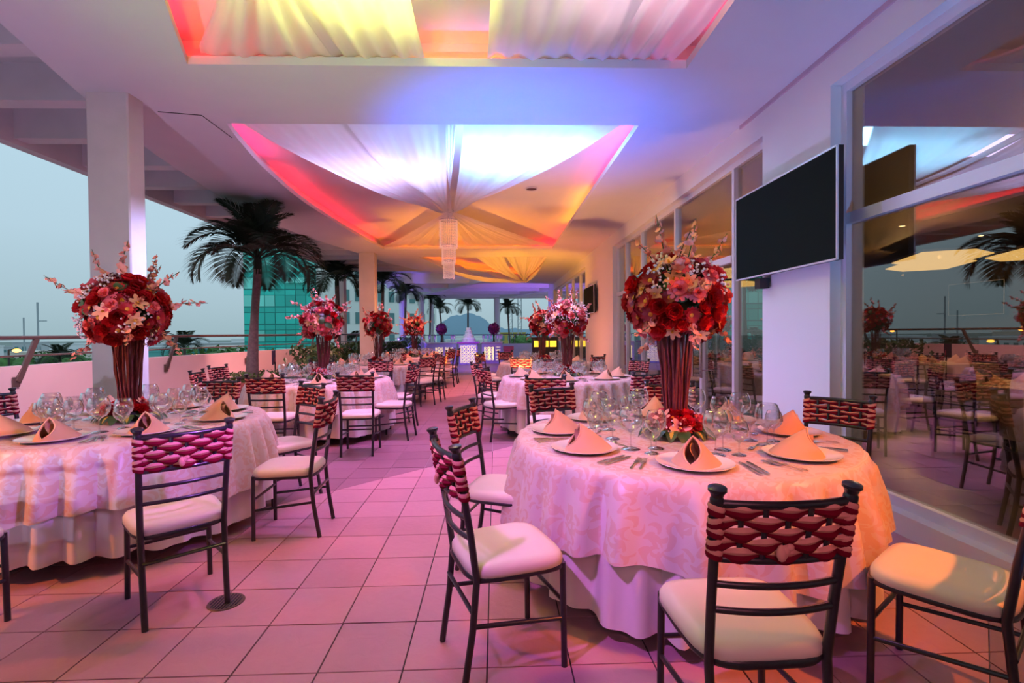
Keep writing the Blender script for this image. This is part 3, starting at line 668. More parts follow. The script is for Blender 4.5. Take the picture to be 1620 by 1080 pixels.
def make_fork():
    m = MB(); m.grid(lambda u, v: ((v-.5)*(.010 if u < .2 else .008 if u < .6 else .006+.016*max(0, (u-.62)/.1 if u < .72 else 1)), -.10+.145*u, .0035+.004*math.sin(u*PI)), 18, 2)
    for k in range(4): m.bar((-.0096+.0064*k, .044, .0045), (-.0088+.0059*k, .096, .0075), .0032, .002)
    return m.mesh('fork', STEEL, 60)
def make_knife():
    m = MB(); m.box((0, -.06, .005), (.012, .09, .007)); m.box((0, -.012, .005), (.007, .012, .006))
    m.prism([(-.008, -.006), (.007, -.006), (.010, .03), (.009, .09), (.002, .112), (-.008, .10)], .003, .0055); return m.mesh('table_knife', STEEL)
def make_spoon():
    m = MB(); m.grid(lambda u, v: ((v-.5)*(.010-.005*u), -.09+.12*u, .003+.006*u*u), 10, 2); m.sphere((0, .05, .008), .016, 12, 6, (1, 1.5, .35)); return m.mesh('spoon', STEEL, 60)
M_PL, M_NK, M_FK, M_KN, M_SP = make_plate(), make_napkin(), make_fork(), make_knife(), make_spoon()
M_GL = [make_glass(.225, .064), make_glass(.200, .055), make_glass(.170, .046)]
GN = ('tall balloon goblet', 'middle-sized wine glass', 'small wine glass')
def put(name, me, x, y, z, rz, label, cat, group):
    o = link(name, me, None, (x, y, z), (0, 0, rz)); tag(o, label, cat, group); return o
ANG = {'front right table': (-103, -52, 0, 40, 82, 124, 167, -151), 'front left table': (-88, -46, 2, 47, 92, 137, 180, -133)}
for ti, (tn, x, y, rad) in enumerate(TABLES):
    rnd = random.Random(100+ti)
    angs = ANG.get(tn) or [-90+45*k+rnd.uniform(-5, 5)+(12 if ti % 2 else -8) for k in range(8)]
    side = 'left' in tn
    for k, a in enumerate(angs):
        sn = SEATS[k]
        if side: sn = sn.replace('window', '#').replace('aisle', 'parapet').replace('#', 'aisle')
        if sn in ('nearest', 'farthest'): sn += ' '
        sn = sn.strip(); th = R(a); rp_ = rad-.25
        fx = lambda r, d: (x+r*math.cos(th+R(d)), y+r*math.sin(th+R(d)))
        rz = th+PI/2                                  # local +y points to the table centre
        px, py = fx(rp_, 0)
        put('charger_plate', M_PL, px, py, ZT+.0012, 0, f'large round white plate at the {sn} setting of the {tn}', 'plate', 'white charger plates')
        put('linen_napkin', M_NK, px, py, ZT+.002, rz+PI+rnd.uniform(-.5, .5)+PI, f'tan napkin folded in a peak on the {sn} plate of the {tn}', 'napkin', 'folded tan napkins')
        far_t = ti >= 4
        for q, (dr, da) in enumerate(((-.20, 16+rnd.uniform(-3, 3)), (-.29, 27+rnd.uniform(-3, 3)), (-.17, 27+rnd.uniform(-3, 3)))):
            gx, gy = fx(rp_+dr, da)
            put('wine_glass', M_GL[q], gx, gy, ZT+.0012, rnd.random()*6, f'{GN[q]} of clear glass at the {sn} setting of the {tn}', 'glass', 'clear wine glasses')
        if ti < 4:
            for q, (me, nm, dr, da) in enumerate(((M_FK, 'fork', .06, -18), (M_FK, 'fork', .06, -20.6), (M_KN, 'table_knife', .06, 18), (M_KN, 'table_knife', .06, 20.8))):
                gx, gy = fx(rp_+dr, da); w_ = 'outer' if q % 2 else 'inner'
                put(nm, me, gx, gy, ZT+.001, rz+R(da*.6)+rnd.uniform(-.06, .06), f'{w_} silver {nm.split("_")[-1]} at the {sn} setting of the {tn}', nm.split('_')[-1], f'silver {nm.split("_")[-1]} pairs')
            if ti < 2:
                gx, gy = fx(rp_-.235, 2); put('spoon', M_SP, gx, gy, ZT+.001, rz+R(90)+rnd.uniform(-.2, .2), f'silver dessert spoon above the {sn} plate of the {tn}', 'spoon', 'silver dessert spoons')
# ------------------------------------------------------------------ flower stands
def petals(m, n, L, W, tilt, z=0, cup=.0, ph=0, point=1.0):
    for k in range(n):
        a = 2*PI*k/n+ph; ca, sa = math.cos(a), math.sin(a); pts = []
        for t, w_ in ((.05, .25), (.5, 1.0), (.85, .8), (1.0, .12 if point else .6)):
            r = L*t*math.cos(tilt)-cup*t*t*L; h = z+L*t*math.sin(tilt)+cup*t*t*L
            for s in (-1, 0, 1): pts.append((r*ca-s*w_*W*sa, r*sa+s*w_*W*ca, h-(.12*W if s == 0 else 0)))
        m.add(pts, [(i*3+j, i*3+j+1, i*3+j+4, i*3+j+3) for i in range(3) for j in range(2)])
def fl_rose():
    m = MB(); petals(m, 7, 1.0, .48, R(25), -.05, .25, 0, 0); petals(m, 6, .82, .42, R(48), .0, .18, .4, 0); petals(m, 5, .62, .34, R(66), .08, .05, .2, 0); petals(m, 4, .5, .22, R(80), .2, 0, .7, 0); return m.mesh('rose', ROSE, 60)
def fl_daisy():
    m = MB(); petals(m, 14, 1.0, .17, R(14), 0); petals(m, 12, .8, .16, R(30), .05, 0, .2); m.slot(1).sphere((0, 0, .14), .24, 8, 4, (1, 1, .5)); return m.mesh('gerbera_daisy', [DAISY, GOLD], 60)
def fl_carn():
    m = MB()
    for q, (n, L, t) in enumerate(((12, .95, 10), (11, .9, 32), (10, .8, 52), (8, .65, 70))): petals(m, n, L, .22, R(t), .1*q, .1*((q % 2)*2-1), q*.3, 0)
    return m.mesh('carnation', CARN, 60)
def fl_lily():
    m = MB(); petals(m, 6, 1.15, .30, R(35), 0, -.18); m.slot(1).sphere((0, 0, .25), .16, 6, 4, (1, 1, 1.6)); return m.mesh('lily', [LILY, GOLD], 60)
def fl_filler():
    m = MB(); r_ = random.Random(3)
    for k in range(16): m.sphere((r_.uniform(-1, 1), r_.uniform(-1, 1), r_.uniform(0, .7)), .15, 5, 3)
    return m.mesh('filler_sprig', WFLO, 60)
def fl_spray():
    m = MB(); r_ = random.Random(5); pts = [(0, 0, 0), (.02, 0, .33), (.08, 0, .66), (.2, 0, 1.0)]; m.slot(1).tube(pts, [.014, .012, .010, .006], 5); m.slot(0)
    for k in range(17):
        t = .12+.80*k/16; x = .2*t*t; s = .105*(1.08-.62*t); c = (x+r_.uniform(-.085, .085)*(1.2-t), r_.uniform(-.085, .085)*(1.2-t), t)
        b = len(m.v); petals(m, 5, 1, .42, R(20), 0); rot = Euler((r_.uniform(-1.4, 1.4), r_.uniform(-1.4, 1.4), 0)).to_matrix()
        for i in range(b, len(m.v)): m.v[i] = tuple(rot @ (Vector(m.v[i])*s)+Vector(c))
    return m.mesh('blossom_spray', [BLOS, LEAF], 60)
def fl_leaf(streak):
    m = MB(); m.grid(lambda u, v: ((v-.5)*.62*math.sin(PI*min(1, u*.9+.1))**.8, u, .18*math.sin(PI*u)-.25*u*u+.08*abs(v-.5)), 8, 4)
    if streak: m.slot(1).grid(lambda u, v: ((v-.5)*.26*math.sin(PI*min(1, u*.9+.1)), .1+u*.75, .012+.18*math.sin(PI*(.1+u*.75))-.25*(.1+u*.75)**2), 6, 2)
    return m.mesh('leaf', [LEAF, LEAFY], 60)
FM = dict(rose=fl_rose(), gerbera_daisy=fl_daisy(), carnation=fl_carn(), lily=fl_lily(), filler_sprig=fl_filler(), blossom_spray=fl_spray(), leaf=fl_leaf(False)); STREAK = fl_leaf(True)
def place(me, name, parent, p, d, s, spin):
    q = Vector(d).to_track_quat('Z', 'Y'); e = (q @ Euler((0, 0, spin)).to_quaternion()).to_euler(); o = link(name, me, parent, p, e, s); return stuff(o) if name == 'filler_sprig' else o
def flower_stand(label, seed, n, twigs, palette, zc=.80, rb=.255):
    rnd = random.Random(seed); t = thing('flower_stand', label, 'flowers', group='tall flower stands')
    # bundle of red twigs
    for k in range(twigs):
        a = k*2.39996+rnd.uniform(-.2, .2); rk = .35+.65*((k+.5)/twigs)**.5; r0 = .062*rk; r1 = .108*rk; zt = .60+rnd.uniform(-.03, .05); tw = rnd.uniform(-.18, .18)
        pts = [(r_*math.cos(a+tw*z)+rnd.uniform(-.006, .006), r_*math.sin(a+tw*z)+rnd.uniform(-.006, .006), zz) for z, r_, zz in [(i/5, r0+(r1-r0)*(i/5)**1.3, .06+(zt-.06)*i/5) for i in range(6)]]
        MB().tube(pts, rnd.uniform(.0048, .0078), 5).build('twig', TWIG, t, 60)
    core = MB().sphere((0, 0, zc), rb*.70, 14, 8).build('foliage_core', LEAF, t, 60)
    kinds = [k for k, wt in palette for _ in range(wt)]
    for k in range(n):                                # fibonacci ball
        zz = 1-2*(k+.5)/n; rr = math.sqrt(1-zz*zz); a = k*2.39996; d = Vector((rr*math.cos(a), rr*math.sin(a), zz))
        if zz < -.80: continue
        kd = rnd.choice(kinds); rad = rb*rnd.uniform(.86, 1.06)
        s = dict(rose=.072, gerbera_daisy=.064, carnation=.060, lily=.052, filler_sprig=.058, leaf=.11)[kd]*rnd.uniform(.85, 1.15)
        if kd == 'filler_sprig': rad *= 1.05
        d2 = (d+Vector((rnd.uniform(-.25, .25), rnd.uniform(-.25, .25), rnd.uniform(-.15, .25)))).normalized()
        place(FM[kd], kd, t, Vector((0, 0, zc))+d*rad, d2, s, rnd.random()*6)
    for k, (a, el, L) in enumerate(((.3, 62, .30), (1.5, 75, .34), (2.7, 38, .34), (3.3, 62, .30), (4.3, 48, .30), (5.5, 40, .32), (.1, 22, .32), (3.0, 12, .34), (2.9, -38, .30), (.2, -48, .30), (1.9, -30, .26), (4.6, -30, .26))):
        a += seed*.7+rnd.uniform(-.2, .2); d = Vector((math.cos(a)*math.cos(R(el)), math.sin(a)*math.cos(R(el)), math.sin(R(el))))
        place(FM['blossom_spray'], 'blossom_spray', t, Vector((0, 0, zc))+d*rb*.72, d, L, rnd.random()*6)
    # low arrangement round the foot
    c = MB().sphere((0, 0, .045), .12, 12, 6, (1, 1, .6)).build('foliage_core', LEAF, t, 60)
    for k in range(max(10, n//3)):
        zz = rnd.uniform(.0, .95); a = k*2.39996; rr = math.sqrt(1-zz*zz); d = Vector((rr*math.cos(a), rr*math.sin(a), zz)); kd = rnd.choice([q for q in kinds if q != 'leaf'])
        place(FM[kd], kd, t, Vector((d.x*.135, d.y*.135, .06+d.z*.075)), (d+Vector((0, 0, .3))).normalized(), rnd.uniform(.042, .058), rnd.random()*6)
    for k in range(14):
        a = 2*PI*k/14+rnd.uniform(-.1, .1); o = link('leaf', STREAK if k % 2 else FM['leaf'], t, (.12*math.cos(a), .12*math.sin(a), .045), (R(-12+rnd.uniform(-8, 8)), 0, a-PI/2), rnd.uniform(.10, .145))
    return t
WARM = (('rose', 5), ('gerbera_daisy', 5), ('carnation', 2), ('lily', 3), ('filler_sprig', 2), ('leaf', 1))
PINK = (('rose', 4), ('gerbera_daisy', 3), ('carnation', 4), ('lily', 2), ('filler_sprig', 4), ('leaf', 2))
REDS = (('rose', 5), ('gerbera_daisy', 4), ('carnation', 2), ('lily', 2), ('filler_sprig', 1), ('leaf', 2))
for (tn, x, y, rad), (sd, n, tw, pal, dx, dy) in zip(TABLES, ((1, 150, 44, WARM, 0.0, 0.0), (2, 150, 40, WARM, -.03, .05), (3, 128, 30, PINK, 0, .1), (4, 128, 30, PINK, 0, .1), (5, 96, 20, REDS, -.05, 0), (6, 96, 20, REDS, .05, 0), (7, 90, 18, REDS, .05, 0))):
    pl_ = 'pink and red' if pal is PINK else 'red' if pal is REDS else 'red and peach'
    f = flower_stand(f'tall {pl_} flower ball on twigs, centre of the {tn}', sd, n, tw, pal)
    f.location = (x+dx, y+dy, ZT); f.rotation_euler = (0, 0, sd*1.1)
# ------------------------------------------------------------------ draped cloth in the coffers
SHEER = mat_fabric_sheer('sheer_white_voile', (.86, .84, .86), .45, .07)
def swag(name, a0, a1, g0, sag, folds, amp, seed, droop=0.0, z_a=H+.10, neck=.05, bulge=.0):
    rnd = random.Random(seed); a0, a1, g0 = Vector(a0), Vector(a1), Vector(g0); ph = rnd.random()*6
    def fn(u, v):
        A = a0.lerp(a1, u); d = (g0-A); side = Vector((-d.y, d.x)).normalized()
        k = (1-v)**.85; p = g0+(A-g0)*k+side*((u-.5)*2*neck*v)
        env = math.sin(PI*v**.8); zz = z_a+(g0z-z_a)*v - sag*env*(1-.35*abs(u-.5)*2) + amp*(.15+.85*v**.6)*(1-v**6)*(math.sin(2*PI*folds*u+ph)+.5*math.sin(2*PI*folds*1.9*u+2*ph)+.45*math.sin(2*PI*folds*4.3*u+3*ph))
        zz -= bulge*math.exp(-((v-.93)/.07)**2)
        return (p.x, p.y, zz)
    return MB().grid(fn, 56, 34), name
g0z = 3.62; G0 = (-.82, 9.35)
dr = thing('ceiling_drapery', 'sheer white cloth swags gathered to the middle of the big middle coffer', 'drapery', (0, 0, 0))
for a0, a1, sag, fo, am, sd in (((-2.80, 5.30), (-1.62, 5.30), .30, 2, .03, 1), ((-1.68, 5.30), (-.50, 5.30), .26, 2, .028, 2), ((-.56, 5.30), (-.38, 5.30), .16, 1, .03, 6), ((-.30, 5.30), (1.52, 5.30), .20, 2.5, .026, 3), ((-2.95, 13.45), (-1.0, 13.45), .06, 3.5, .05, 4), ((-.75, 13.45), (1.6, 13.45), .06, 4.5, .05, 5)):
    m, _ = swag('swag', a0, a1, G0, sag, fo, am, sd, bulge=.06 if a0[1] < 9 else 0); m.build('swag', SHEER, dr, 80)
MB().lathe([(.05, .05), (.075, .02), (.05, -.05), (.03, -.09)], 14, (G0[0], G0[1], g0z)).build('gather_knot', SHEER, dr, 60)
g0z = 3.12; G1 = (.98, 17.0)
dr3 = thing('ceiling_drapery', 'amber-lit cloth swags gathered low in the farthest ceiling coffer', 'drapery', (0, 0, 0))
for a0, a1, sag, fo, am, sd in (((.25, 14.55), (1.62, 14.55), .10, 3, .05, 11), ((-.7, 14.55), (.2, 14.55), .16, 2, .04, 12), ((-2.3, 14.9), (-1.2, 17.2), .34, 2, .04, 13), ((1.62, 15.2), (1.62, 18.6), .12, 3, .05, 14), ((-.4, 18.6), (1.5, 20.1), .12, 3, .05, 15)):
    m, _ = swag('swag', a0, a1, G1, sag, fo, am, sd, bulge=.04); m.build('swag', SHEER, dr3, 80)
dr1 = thing('ceiling_drapery', 'long cloth panels hanging in parallel folds across the nearest ceiling coffer', 'drapery', (0, 0, 0))
for x0, x1, sd in ((-2.32, -1.25, 21), (-1.28, -.52, 22), (.02, 1.02, 23), (1.0, 1.60, 24)):
    rnd = random.Random(sd); ph = rnd.random()*6
    def fn(u, v, x0=x0, x1=x1, ph=ph):
        y = 4.30-5.0*v; x = x0+(x1-x0)*u+.10*math.sin(ph+2*v)
        x = (lambda xl: xl+(x1-xl)*u)(at_y(arc1, min(max(y, -.75), 4.2))+.06+.42*min(1, v*4)) if x0 < -2 else max(x, at_y(arc1, min(max(y, -.75), 4.2))+.3)
        z = H+.10-.17*min(1, v*7)**.6*(.55+.45*math.sin(PI*min(1, v*1.6)))*(.7+.3*u) + .035*math.sin(2*PI*2.2*u+ph)*min(1, v*5+.3) + .02*math.sin(2*PI*5*u+ph)
        if v > .8: z += (v-.8)*.8
        return (x, y, min(z, 3.84))
    MB().grid(fn, 44, 30).build('hanging_panel', SHEER, dr1, 80)
# ------------------------------------------------------------------ chandelier of crystal strands
ch = thing('chandelier', 'three-tier chandelier of hanging crystal strands under the drapery gather', 'chandelier', (-.855, 9.35, 0))
MB().tube([(0, 0, 3.62), (0, 0, 3.46)], .012, 6).build('stem', STEEL, ch)
for tier, (r0, z1, z0, nn) in enumerate(((.165, 3.47, 2.98, 30), (.125, 3.0, 2.68, 24), (.10, 2.72, 2.42, 20))):
    rg = MB().tube([(r0*math.cos(2*PI*i/24), r0*math.sin(2*PI*i/24), z1) for i in range(24)], .009, 6, closed=True).build('tier_ring', STEEL, ch, 60)
    for k in range(nn):
        a = 2*PI*k/nn; m = MB(); x, y = r0*math.cos(a), r0*math.sin(a); zz = z0+random.uniform(-.015, .02)
        for q in range(9):
            za = z1+(zz-z1)*q/9; zb = z1+(zz-z1)*(q+.8)/9
            m.lathe([(.001, za), (.0075, (za+zb)/2), (.001, zb)], 4, (x, y, 0))
        m.sphere((x, y, zz-.012), .012, 6, 4); m.build('crystal_strand', CRYST, rg)
# ------------------------------------------------------------------ televisions
def television(label, y0, y1, z0, z1, x):
    t = thing('television', label, 'television', (x, (y0+y1)/2, (z0+z1)/2)); w_, h_ = y1-y0, z1-z0
    MB().box((0, 0, 0), (.045, w_, h_)).build('back_shell', DARKM, t)
    MB().box((-.025, 0, 0), (.006, w_-.026, h_-.026)).build('screen', SCREEN, t)
    f = MB()
    for s in (-1, 1): f.box((-.024, s*(w_/2-.004), 0), (.012, .014, h_+.006)); f.box((-.024, 0, s*(h_/2-.004)), (.012, w_, .014))
    f.build('bezel', ALU, t)
    br = MB().box(((XW-x)/2+.01 if x < 3 else .045, .15, -.05), (XW-x-.05 if x < 3 else .045, .35, .25)).build('wall_bracket', DARKM, t)
    MB().bar((.02, w_*.28, -h_/2-.06), ((XW-x-.02 if x < 3 else .10), w_*.28, -h_/2-.06), .10, .10).build('bracket_arm', DARKM, br); return t
television('large black flat television with thin silver bezel beside the big window', 3.625, 5.185, 1.895, 2.737, 2.555)
television('small black wall television farther down the wall past the doors', 13.0, 14.48, 1.88, 2.62, 2.60)
# ------------------------------------------------------------------ planters, palms, hedges
def leaf_box(m, cx, cy, cz, dx, dy, dz, n, s, seed):
    r_ = random.Random(seed)
    for _ in range(n):
        p = Vector((cx+r_.uniform(-1, 1)*dx, cy+r_.uniform(-1, 1)*dy, cz+r_.uniform(-1, 1)*dz)); e = Euler((r_.uniform(-1.2, 1.2), r_.uniform(-1.2, 1.2), r_.uniform(0, 6.3))).to_matrix(); q = s*r_.uniform(.7, 1.3)
        m.add([p+e @ Vector(v) for v in ((-.5*q, 0, 0), (0, -.35*q, .1*q), (.6*q, 0, 0), (0, .35*q, .1*q))], [(0, 1, 2, 3)])
def planter(label, x, y, w_, h_, hedge, rz=0):
    t = thing('planter', label, 'planter', (x, y, 0), rz); a = w_*.40; b = w_*.5
    m = MB(); prof = [(a, 0), (b*.94, h_*.82), (b, h_*.83), (b, h_), (b*.90, h_), (b*.88, h_-.05)]
    vs = []
    for q, z in prof: vs += [(-q, -q, z), (q, -q, z), (q, q, z), (-q, q, z)]
    m.add(vs, [(i*4+j, i*4+(j+1) % 4, i*4+4+(j+1) % 4, i*4+4+j) for i in range(len(prof)-1) for j in range(4)]+[(20, 21, 22, 23)]); m.build('pot', TERRA, t)
    if hedge:
        g_ = MB(); leaf_box(g_, 0, 0, h_+.05, b*.98, b*.98, .10, 900, .055, int(x*10+y)); stuff(g_.build('foliage', HEDGE, t))
    return t
planter('square terracotta planter with a low clipped hedge under the nearest palm', -4.03, 8.6, .84, .60, True)
def frond_mesh(L, droop, seed, n=34):
    r_ = random.Random(seed); m = MB(); pts = []; p = Vector((0, 0, 0)); el = R(72)
    for k in range(15):
        pts.append(p.copy()); el -= droop/14*(1+.3*k/14); p = p+Vector((math.cos(el), 0, math.sin(el)))*L/14
    m.tube(pts, [.016-.013*k/14 for k in range(15)], 5)
    for k in range(n):
        t = .16+.84*k/(n-1); f = t*14; i = min(int(f), 13); q = pts[i].lerp(pts[min(i+1, 14)], f-i); d = (pts[min(i+1, 14)]-pts[max(i-1, 0)]).normalized()
        ll = L*.40*math.sin(PI*min(1, .18+t*.80))**.6*(1 if t < .9 else .75)
        for s in (-1, 1):
            sd = Vector((0, s, 0)); a = (d*(.55+.5*t)+sd*.9+Vector((0, 0, .12))).normalized(); e1 = q+a*ll*.5; e2 = q+a*ll+Vector((0, 0, -.10*ll-r_.uniform(0, .10)*ll)); wv = d*.017
            m.add([q-wv*.5, q+wv*.5, e1+wv, e1-wv, e2], [(0, 1, 2, 3), (3, 2, 4)])
    return m.mesh('frond', PALM)
FR = [frond_mesh(1.4, R(95), 1, 46), frond_mesh(1.5, R(125), 2, 46), frond_mesh(1.15, R(60), 3, 40), frond_mesh(1.35, R(128), 4, 46)]
def palm(label, x, y, z0, zc, bx, by, sc_=1, seed=1, n=17, zmax=None):
    t = thing('palm_tree', label, 'palm', (bx, by, z0)); r_ = random.Random(seed)
    tp = Vector((x-bx, y-by, zc-z0)); pts = [Vector((tp.x*(k/9)**1.4, tp.y*(k/9), tp.z*k/9)) for k in range(10)]
    MB().tube(pts, [.125*sc_*(1-.42*min(1, k/5)) for k in range(10)], 10).build('trunk', TRUNK, t, 60)
    MB().tube([tp-Vector((0, 0, .08)), tp+Vector((0, 0, .12)), tp+Vector((0, 0, .34))], [.072*sc_, .075*sc_, .03*sc_], 8).build('crown_shaft', MATS['palm_leaf'], t, 60)
    for k in range(n):
        a = k*2.39996+r_.uniform(-.2, .2); up_ = k/n
        q = 1 if up_ < .35 else 0 if up_ < .75 else 2
        tilt = R(20 if up_ < .35 else 6 if up_ < .75 else -12)+r_.uniform(-.10, .10)
        link('frond', FR[q], t, tp+Vector((0, 0, .12+.16*up_)), (Euler((0, 0, a)).to_matrix() @ Euler((0, tilt, 0)).to_matrix()).to_euler(), sc_*r_.uniform(.9, 1.05))
    return t
palm('nearest palm with arching fronds under the terrace ceiling, growing from the terracotta planter', -4.00, 8.6, .55, 2.48, -4.13, 8.6, .90, 3, 24)
palm('dark palm just beyond the slab edge, second palm from the left', -5.15, 16.5, -1, 2.95, -5.1, 16.5, .95, 5)
palm('dark palm right of the second white column', -4.45, 20.0, .3, 3.2, -4.5, 20.0, .9, 6)
palm('palm half hiding the left purple-lit posts of the pavilion', -4.15, 23.4, 0, 3.0, -4.25, 23.4, .72, 7)
palm('palm standing beyond the left end of the far parapet', -4.0, 31.2, -2, 3.3, -4.15, 31.2, .8, 8)
palm('palm with a leaning trunk right of the pale far column', -3.95, 35.8, -2, 2.9, -3.55, 35.8, .8, 9)
palm('lone palm behind the cake in the open gap', -1.85, 34.0, -2, 3.0, -1.9, 34.0, .8, 10)
palm('palm right of the slim column in front of the antenna tower', .85, 34.2, -2, 2.8, 1.05, 34.2, .8, 11)
for i, (x, y, w_, d_, zt, nn, lab) in enumerate(((-4.45, 12.6, .42, .9, .95, 700, 'dark green shrub bed behind the second left flower stand'), (-4.35, 15.6, .35, .9, .95, 600, 'dark shrub bed at the foot of the second palm'), (-3.75, 18.9, .35, .8, .9, 600, 'dark shrub bed right of the second column'), (-3.75, 21.9, .45, .5, 1.05, 500, 'dark shrub bed before the purple posts'))):
    t = thing('shrub_bed', lab, 'shrub', (x, y, 0)); MB().box((0, 0, .2), (w_*2, d_*2, .4)).build('planter_box', TERRA, t)
    g_ = MB(); leaf_box(g_, 0, 0, (.4+zt)/2+.05, w_, d_, (zt-.4)/2+.1, nn, .13, 50+i); stuff(g_.build('foliage', LEAF, t))
t = thing('young_palm', 'small feathery palm against the white building left of the second column', 'palm', (-6.6, 23.0, -.6))
MB().tube([(0, 0, -1), (.02, 0, 1.7)], [.03, .02], 6).build('stem', TRUNK, t)
for k in range(9): link('frond', FR[k % 3], t, (.02, 0, 1.65), (0, R(10*(k % 4)), k*.7), .72)
# notice board on the parapet
nb = thing('notice_sign', 'small dark navy notice with pale lettering behind the nearest palm trunk', 'sign', (-5.01, 11.45, .86), R(-82))
NAVY = mat('navy_board', (.02, .012, .05), .5); PALE = mat('pale_lettering', (.8, .55, .6), .6)
MB().box((0, 0, 0), (.22, .02, .32)).build('board', NAVY, nb)
l_ = MB()
for k, (w1, x0) in enumerate(((.13, 0), (.16, 0))): l_.box((x0, -.012, .125-.035*k), (w1, .003, .014))
for k in range(5): l_.box((.045, -.012, .04-.036*k), (.085, .003, .010))
l_.build('lettering', PALE, nb); MB().tube([(-.06, -.012, -.11), (-.06, -.012, .0), (-.06, -.012, .03), (-.06, -.012, .06)], [.026, .026, .010, .010], 8).build('bottle_emblem', mat('red_emblem', (.5, .04, .1), .5), nb, 40)
MB().tube([(0, .03, -.88), (0, .03, -.1)], .015, 6).build('stand_post', DARKM, nb)
# ------------------------------------------------------------------ dining room behind the glass
IX = 13.4
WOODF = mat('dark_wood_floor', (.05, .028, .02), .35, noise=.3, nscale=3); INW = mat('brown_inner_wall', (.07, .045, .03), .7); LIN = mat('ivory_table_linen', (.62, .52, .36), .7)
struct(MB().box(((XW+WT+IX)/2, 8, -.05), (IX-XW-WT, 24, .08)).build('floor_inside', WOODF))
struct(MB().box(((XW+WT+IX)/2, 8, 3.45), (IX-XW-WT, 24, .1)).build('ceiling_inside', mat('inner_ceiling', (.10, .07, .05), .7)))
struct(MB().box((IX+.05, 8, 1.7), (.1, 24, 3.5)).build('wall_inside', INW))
LAMP = mat_emit('warm_lamp_panel', (1, .66, .20), 2.6)
for i, (x, y, L) in enumerate(((10.4, 11.4, 1.2), (11.2, 12.6, 1.2), (12.0, 10.6, 1.2), (6.6, 14.4, 1.2), (8.4, 17.5, 1.2))):
    t = thing('ceiling_lamp', f'warm glowing ceiling lamp panel in the dining room, number {"one two three four five".split()[i]} counted from the big window pane', 'lamp', (x, y, 3.02))
    t['label'] = ('warm lozenge lamp panel indoors, topmost seen through the big window', 'warm lozenge lamp panel indoors, lower one seen through the big window', 'warm lozenge lamp panel indoors at the right frame edge', 'warm lozenge lamp panel indoors behind the glass doors', 'warm lozenge lamp panel deepest in the dining room')[i]
    MB().prism([(-L, -.9), (-.4, -1.3), (.5, -.8), (L, .8), (.4, 1.3), (-.5, .8)], 0, .05).build('housing', INW, t).location = (0, 0, .012)
    MB().prism([(-L, -.9), (-.4, -1.3), (.5, -.8), (L, .8), (.4, 1.3), (-.5, .8)], -.01, .01).build('glow_panel', LAMP, t)
for i, (x, y) in enumerate(((8.0, 9.6), (8.4, 13.6), (10.6, 10.6), (10.2, 15.4), (5.2, 13.5))):
    t = thing('ceiling_downlight', ('small bright downlight indoors, left of the upper pair', 'small bright downlight indoors behind the middle door pane', 'small bright downlight indoors, right of the upper pair', 'small bright downlight deep in the dining room', 'small bright downlight seen above the flower ball')[i], 'light', (x, y, 3.398), 0, 'indoor downlights')
    MB().lathe([(.001, -.004), (.05, -.004)], 14).build('lens', mat_emit('downlight_glow', (1, .8, .4), 14) if i == 0 else MATS['downlight_glow'], t); MB().lathe([(.05, 0), (.07, -.006), (.05, -.008)], 14).build('trim_ring', ALU, t)
for i, (x, y) in enumerate(((5.75, 5.4), (5.2, 3.2), (8.2, 8.9), (4.6, 8.6), (4.7, 11.4))):
    nm = ('by the big window pane', 'cropped at the right frame edge', 'deep in the dining room', 'behind the near glass door', 'behind the far glass door')[i]
    t = thing('dining_table', f'indoor table under square ivory linen {nm}', 'table', (x, y, 0), R(20 if i % 2 else 5))
    def cl(u, v, s=.52):
        a = 2*PI*u; c, q = math.cos(a), math.sin(a); k = min(1/max(abs(c), 1e-3), 1/max(abs(q), 1e-3))*s
        if v < .4: r = k*v/.4; return (r*c, r*q, .76)
        t_ = (v-.4)/.6; return (k*c*(1+.06*t_+.03*t_*math.sin(12*a)), k*q*(1+.06*t_+.03*t_*math.sin(12*a)), .755-.52*t_)
    MB().grid(cl, 64, 10, True).build('linen', LIN, t, 50); MB().tube([(0, 0, 0), (0, 0, .75)], .05, 8).build('pedestal', DARKM, t)
    for k in range(4):
        a = k*PI/2+.3; xx, yy = x+.34*math.cos(a), y+.34*math.sin(a)
        put('linen_napkin', M_NK, xx, yy, .762, a+PI/2, f'ivory napkin peak on the indoor table {nm}, ' + ('inner side', 'far side', 'glass side', 'near side')[k], 'napkin', 'indoor napkins')
    for k in range(4):
        a = k*PI/2+R(20); dup(chair0, (x+.86*math.cos(a), y+.86*math.sin(a), 0), a+PI/2, f'dim chair indoors at the table {nm}, ' + ('inner side', 'far side', 'glass side', 'near side')[k], 'dim indoor chairs')
t = television('dark television hung inside the dining room, seen through the big window', 12.6, 14.2, 1.75, 2.65, IX-.14)
for i, (x, y) in enumerate(((6, 5), (8.2, 9), (5.2, 3), (5, 10.5), (10, 12))): point(f'dining_room_glow_{i+1}', (x, y, 2.7), 110, (1, .62, .25), .03)
